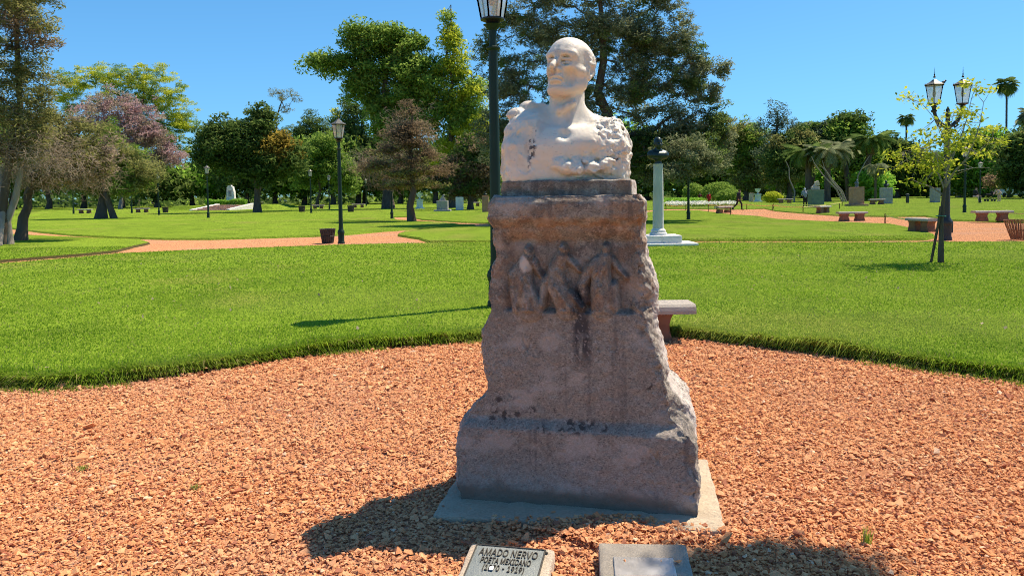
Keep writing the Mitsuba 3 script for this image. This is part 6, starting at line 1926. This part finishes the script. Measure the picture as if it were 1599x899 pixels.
# white flower bed
g = rng(720); n = 7000
q0, q1 = at(1043, 322.5, LAWN_Z), at(1142, 321, LAWN_Z)
t = g.uniform(0, 1, n)
C = q0 + (q1 - q0) * t[:, None] + np.c_[g.normal(0, .1, n), g.uniform(-2.2, 2.2, n), np.zeros(n)]
hb = .42 * (0.55 + .9 * meshkit.fbm(C * [.8, .8, 0], 3))
zz = g.uniform(0, 1, n) ** .55
C[:, 2] = LAWN_Z + zz * hb
v, f, kk = leaf_faces(C, np.where(zz > .5, .15, .2), 721, .8)
fl = (zz > .45) & (g.uniform(0, 1, n) < .85)
c = np.where(fl[:, None], [0.78, 0.78, 0.74], leaf_cols(n, 'mid', 722))
put('white_flowers', (v, f), 'm_leaf', color=np.repeat(c, kk, 0)); tell('white_flowers', 'bed of small white flowers behind the bronze bust column', 'flowers', kind='stuff')
n = 4000
q0, q1 = at(1040, 319.5, LAWN_Z), at(1095, 318.5, LAWN_Z)
C = q0 + (q1 - q0) * g.uniform(0, 1, (n, 1)) + np.c_[g.normal(0, .1, n), g.uniform(-1.5, 1.5, n), g.uniform(0, .75, n)]
v, f, kk = leaf_faces(C, .22, 723, .6)
put('low_hedge_001', (v, f), 'm_leaf', color=np.repeat(leaf_cols(n, 'fresh', 724), kk, 0)); tell('low_hedge_001', 'low bright green hedge behind the white flowers', 'hedge')

# ------------------------------------------------------------------ people
for nm, col in {'m_skin': (.42, .27, .20), 'm_dark_cloth': (.022, .022, .026), 'm_blue_cloth': (.24, .29, .36), 'm_cap': (.55, .60, .65), 'm_trousers': (.035, .028, .026), 'm_red_cloth': (.42, .025, .025), 'm_darkred_cloth': (.12, .02, .02), 'm_pink_cloth': (.55, .36, .32), 'm_bright_blue': (.05, .16, .45), 'm_hair': (.03, .02, .015), 'm_white_cloth': (.65, .65, .65)}.items():
    mat(nm, col, .85, .2)


def person(key_label, px, py, face, J, wear, cat_='person', s=1.0, z=LAWN_Z, base=None, hair='m_hair', cap=None, seat=None):
    """A figure from joints (metres, x right, y away, feet at z = 0) turned by face; wear = materials of shirt, trousers."""
    k = numbered('person')
    b = at(px, py, z) if base is None else np.asarray(base, float)
    A = {q: np.array(v, float) for q, v in J.items()}
    lo = np.min(list(A.values()), 0) - .25; hi = np.max(list(A.values()), 0) + .25
    skin, top, leg = (Field(lo, hi, .018) for _ in range(3))
    hd = A['head']
    fw = A.get('look', np.array([0, -1.0, 0]))
    skin.ell(hd, (.078, .095, .115), None, .02)
    skin.cap(hd + fw * .085 + [0, 0, .0], hd + fw * .112 + [0, 0, -.02], .012, .016, .01)                 # nose
    skin.ell(hd + fw * .06 + [0, 0, -.075], (.04, .04, .04), None, .03)                                     # jaw
    for q in (-1, 1):
        e = np.cross(fw, [0, 0, 1]) * q
        skin.ell(hd + e * .08, (.02, .02, .03), None, .01)
        skin.ell(hd + fw * .092 + e * .032 + [0, 0, .012], (.014, .014, .011), None, .006, True)
    skin.cap(A['neck'], hd - [0, 0, .05], .055, .05, .03)
    skin.cap(A['hip'] + [0, 0, .05], A['neck'] - [0, 0, .08], .115, .12, .06)
    top.cap(A['hip'] + [0, 0, .02], A['hip'] * .45 + A['neck'] * .55, .155, .165, .06)
    top.cap(A['hip'] * .45 + A['neck'] * .55, A['neck'] - [0, 0, .09], .165, .13, .06)
    for q in 'lr':
        sh, el, ha = A['sh' + q], A['el' + q], A['ha' + q]
        top.cap(A['neck'] - [0, 0, .09], sh, .10, .082, .05); top.cap(sh, el, .070, .056, .04); top.cap(el, el * .25 + ha * .75, .054, .042, .03)
        skin.cap(sh, el, .05, .042, .03); skin.cap(el, ha, .040, .028, .03)
        d = (ha - el) / np.linalg.norm(ha - el)
        skin.ell(ha + d * .04, (.035, .035, .05), None, .02)
        for fi in range(4):
            o = np.array([.0, .016 * (fi - 1.5), 0]); skin.cap(ha + d * .06 + o, ha + d * (.125 - .008 * abs(fi - 1)) + o * 1.2, .010, .008, .006)
        skin.cap(ha + d * .02 + [0, -.03, 0], ha + d * .075 + [0, -.055, 0], .011, .009, .006)
        kn, an = A['kn' + q], A['an' + q]
        hp_ = A['hip'] + [(-.085 if q == 'l' else .085), 0, 0]
        leg.cap(A['hip'], hp_, .125, .115, .05); leg.cap(hp_, kn, .098, .070, .04); leg.cap(kn, an + [0, 0, .03], .070, .056, .03)
        skin.cap(hp_, kn, .075, .055, .03); skin.cap(kn, an, .055, .04, .03)
        ft = fw * [1, 1, 0]
        leg.cap(an + [0, 0, -.03], an + ft * .14 + [0, 0, -.045], .046, .038, .02)
    M = trimesh.transformations.euler_matrix(0, 0, face)[:3, :3]
    for nm, fld, m in (('', skin, 'm_skin'), ('__shirt', top, wear[0]), ('__trousers', leg, wear[1])):
        v, f = smoothed(fld.mesh(), 3)
        put(k + nm, ((v * s) @ M.T + b, f), m, smooth=True)
    hf = Field(hd - .2, hd + .22, .015)
    hf.ell(hd - fw * .012 + [0, 0, .025], (.088, .102, .110), None, .02); hf.rbox(hd + fw * .16 + [0, 0, -.10], (.11, .11, .13), .02, None, .02, True)
    if cap:
        hf.ell(hd + fw * .10 + [0, 0, .045], (.075, .085, .016), None, .015)
    v, f = smoothed(hf.mesh(), 2); put(k + ('__cap' if cap else '__hair'), ((v * s) @ M.T + b, f), cap or hair, smooth=True)
    tell(k, key_label, cat_)
    return k


STAND = dict(head=(0, 0, 1.60), neck=(0, .01, 1.44), hip=(0, 0, .92), shl=(-.19, .01, 1.38), shr=(.19, .01, 1.38), ell=(-.25, .03, 1.10), elr=(.25, .03, 1.10), hal=(-.22, -.08, .88), har=(.22, -.08, .88), knl=(-.10, -.02, .48), knr=(.10, -.02, .48), anl=(-.11, .02, .08), anr=(.11, .02, .08))
WALK = dict(STAND, head=(0, -.10, 1.56), neck=(0, -.04, 1.42), hip=(0, 0, .90), shl=(-.18, -.03, 1.36), shr=(.18, -.03, 1.36), ell=(-.22, .12, 1.12), elr=(.22, -.16, 1.12), hal=(-.20, .08, .88), har=(.20, -.34, .96), knl=(-.09, -.24, .50), knr=(.09, .10, .50), anl=(-.09, -.26, .08), anr=(.09, .48, .12))
BACK = dict(STAND, look=(0, 1.0, 0), head=(0, .09, 1.53), neck=(0, .03, 1.40), hal=(-.16, .22, 1.0), har=(.16, .22, 1.0), shl=(-.19, .03, 1.34), shr=(.19, .03, 1.34), ell=(-.27, .06, 1.08), elr=(.27, .06, 1.08))
SIT = dict(head=(0, -.06, 1.20), neck=(0, -.02, 1.05), hip=(0, .05, .52), shl=(-.18, 0, .99), shr=(.18, 0, .99), ell=(-.24, -.08, .74), elr=(.24, -.08, .74), hal=(-.12, -.34, .62), har=(.12, -.34, .62), knl=(-.11, -.38, .50), knr=(.11, -.38, .50), anl=(-.11, -.40, .08), anr=(.11, -.40, .08))
BEND = dict(STAND, head=(0, -.42, 1.25), neck=(0, -.32, 1.18), hip=(0, .08, .88), shl=(-.18, -.28, 1.14), shr=(.18, -.28, 1.14), ell=(-.22, -.42, .90), elr=(.22, -.42, .90), hal=(-.15, -.62, .78), har=(.15, -.62, .78))
person('person in dark clothes striding along the path past the far bench', 1153, 328, math.radians(100), WALK, ('m_dark_cloth', 'm_dark_cloth'), z=0.0)
k = person('person in grey blue jacket and pale cap seen from behind', 1257, 323.5, 0, BACK, ('m_blue_cloth', 'm_trousers'), cap='m_cap')
b = at(1257, 323.5, LAWN_Z)
put('shoulder_bag', box(b + [.26, .02, .98], (.12, .24, .26), .1, .03), 'm_dark_cloth'); put('shoulder_bag__strap', tube(np.array([b + [.26, -.06, 1.10], b + [.12, -.16, 1.40], b + [-.05, -.10, 1.46], b + [-.1, .1, 1.44], b + [.24, .12, 1.1]]), .012, 6), 'm_dark_cloth')
tell('shoulder_bag', 'dark bag at the hip of the person in the pale cap', 'bag')
person('person in dark top and pink trousers sitting far right of the young tree', 1523, 315.5, .4, SIT, ('m_dark_cloth', 'm_pink_cloth'), s=1.15)
person('person in pale pink clothes standing bent beside a dark stroller', 1560, 314.5, math.radians(-70), BEND, ('m_pink_cloth', 'm_pink_cloth'), s=1.0)
person('person in red near the round bushes, right one of two', 1107, 318, .2, STAND, ('m_red_cloth', 'm_red_cloth'), s=.95, base=at(1107, 318.2, LAWN_Z) - [0, 0, .25])
person('person in dark red near the round bushes, left one of two', 1093, 318, -.2, STAND, ('m_darkred_cloth', 'm_darkred_cloth'), s=.92, base=at(1093, 318.2, LAWN_Z) - [0, 0, .25])
person('person in bright blue sitting under the dark magnolia', 446, 319, .1, SIT, ('m_bright_blue', 'm_trousers'))
person('person in white sitting left of the one in bright blue', 438, 319, -.2, SIT, ('m_white_cloth', 'm_trousers'))
person('person in dark clothes sitting in the shade under the magnolia', 418, 318.5, .2, SIT, ('m_dark_cloth', 'm_trousers'))
person('person in red standing far off at the left lamp posts', 209, 322, .3, STAND, ('m_red_cloth', 'm_trousers'), s=1.0)
person('person in white far off beside the lamp among pink blossoms', 239, 321.5, .3, SIT, ('m_white_cloth', 'm_trousers'))
person('person in pink far off beside the one in white', 245, 321.5, -.3, SIT, ('m_pink_cloth', 'm_trousers'))
# stroller
b = at(1546, 314.5, LAWN_Z); k = 'stroller'
F = Field((-.5, -.35, .3), (.5, .35, 1.15), .02)
F.ell((-.1, 0, .72), (.36, .22, .22), None, .03); F.ell((.14, 0, .92), (.22, .23, .2), None, .05); F.rbox((-.2, 0, 1.0), (.3, .4, .14), .03, None, .03, True)
v, f = smoothed(F.mesh(), 3); put(k + '__seat', (v + b, f), 'm_dark_cloth', smooth=True)
put(k + '__frame', cat([tube(np.array([b + [.62, y, 1.02], b + [.2, y, .6], b + [-.38, y, .14]]), .018, 6) for y in (-.22, .22)] + [tube(np.array([b + [.1, y, .62], b + [.34, y, .14]]), .018, 6) for y in (-.22, .22)] + [tube(np.array([b + [.62, -.22, 1.02], b + [.62, .22, 1.02]]), .018, 6)]), 'm_lamp_black')
for x in (-.38, .34):
    for y in (-.24, .24):
        put(k + '__wheel', move(lathe([(.06, -.02), (.13, -.02), (.14, 0), (.13, .02), (.06, .02)], 14), b + [x, y, .14], rx=math.pi / 2), 'm_lamp_black')
tell(k, 'dark stroller beside the bent person in pale pink', 'stroller')

# ------------------------------------------------------------------ parked vehicles glimpsed through the trees
mat('m_glass_dark', (.02, .025, .03), .08, .6)
mat('m_tyre', (.02, .02, .02), .9)
for nm, c in {'m_car_silver': (.45, .47, .50), 'm_car_blue': (.03, .05, .10), 'm_car_white': (.70, .70, .70), 'm_car_grey': (.20, .21, .22)}.items():
    mat(nm, c, .3, .5, .2, clearcoat=.6)


def car(px, py, bsdf, label, rz=0.0, van=False):
    k = numbered('parked_car'); b = at(px, py, LAWN_Z)
    prof = [(-2.1, .28), (2.1, .28), (2.15, .55), (2.05, .80), (1.15, .92), (.55, 1.38), (-.95, 1.42), (-1.65, .98), (-2.12, .90), (-2.18, .5)] if not van else [(-2.3, .3), (2.3, .3), (2.35, .8), (1.8, 1.05), (1.25, 1.85), (-2.2, 1.9), (-2.35, .9)]
    m = trimesh.creation.extrude_polygon(Polygon(prof).buffer(.08).buffer(-.04), 1.66, engine='earcut')
    v, f = tri(m); v = np.c_[v[:, 0], v[:, 2] - .83, v[:, 1]]
    v[:, 1] *= 1 - .16 * np.clip((v[:, 2] - .9) / .6, 0, 1)
    M = lambda q: move(q, b, rz)
    put(k + '__body', M((v, f[:, ::-1])), bsdf)
    gl = [(1.02, .95), (.50, 1.33), (-.2, 1.35), (-.2, .95)] if not van else [(1.6, 1.15), (1.2, 1.7), (.4, 1.7), (.4, 1.15)]
    g2 = [(-.28, .95), (-.28, 1.35), (-.92, 1.36), (-1.45, .98)] if not van else [(.3, 1.15), (.3, 1.7), (-2.0, 1.7), (-2.0, 1.15)]
    for q in (gl, g2):
        for sg in (-1, 1):
            m = trimesh.creation.extrude_polygon(Polygon(q), .03, engine='earcut'); v, f = tri(m)
            yy = .83 * (1 - .16 * np.clip((v[:, 1] - .9) / .6, 0, 1)) + .004
            put(k + '__window', M((np.c_[v[:, 0], sg * (yy - .015 + v[:, 2]), v[:, 1]], f[:, ::-1] if sg > 0 else f)), 'm_glass_dark')
    for x in (-1.35, 1.35):
        for y in (-.78, .78):
            put(k + '__wheel', M(move(lathe([(.0, -.1), (.26, -.1), (.32, -.08), (.32, .08), (.26, .1), (0, .1)], 18), (x, y, .32), rx=math.pi / 2)), 'm_tyre')
    tell(k, label, 'car')


car(104, 323, 'm_car_blue', 'dark blue car parked beyond the twin trunked cypress', 0.1)
car(150, 320.5, 'm_car_silver', 'silver car parked behind the twin trunks at left', -.2)
car(455, 316.5, 'm_car_grey', 'grey car parked in the shade behind the person in bright blue', .1)
car(1574, 307, 'm_car_silver', 'silver grey van parked under the trees at the right edge', .15, True)
car(1470, 306, 'm_car_grey', 'grey car parked far behind the young tree', 0)
car(1003, 312, 'm_car_white', 'white car glimpsed left of the bronze bust column', 0)

# fallen leaves and scraps on the near lawn
g = rng(760); n = 140
xy = np.c_[g.uniform(-9, 9, n), g.uniform(6, 18, n)]
xy = xy[in_poly(xy, lawn_a) & in_view(xy, 30)]
C = np.c_[xy, np.full(len(xy), LAWN_Z + .03)]
v, f, kk = leaf_faces(C, .05, 761, .6, 1.5, quad=True)
put('fallen_leaves', (v, f), 'm_leaf', color=np.repeat(leaf_cols(len(C), 'dry', 762, np.full(len(C), .3)), kk, 0)); tell('fallen_leaves', 'a few dry leaves lying in the near lawn', 'leaves', kind='stuff')
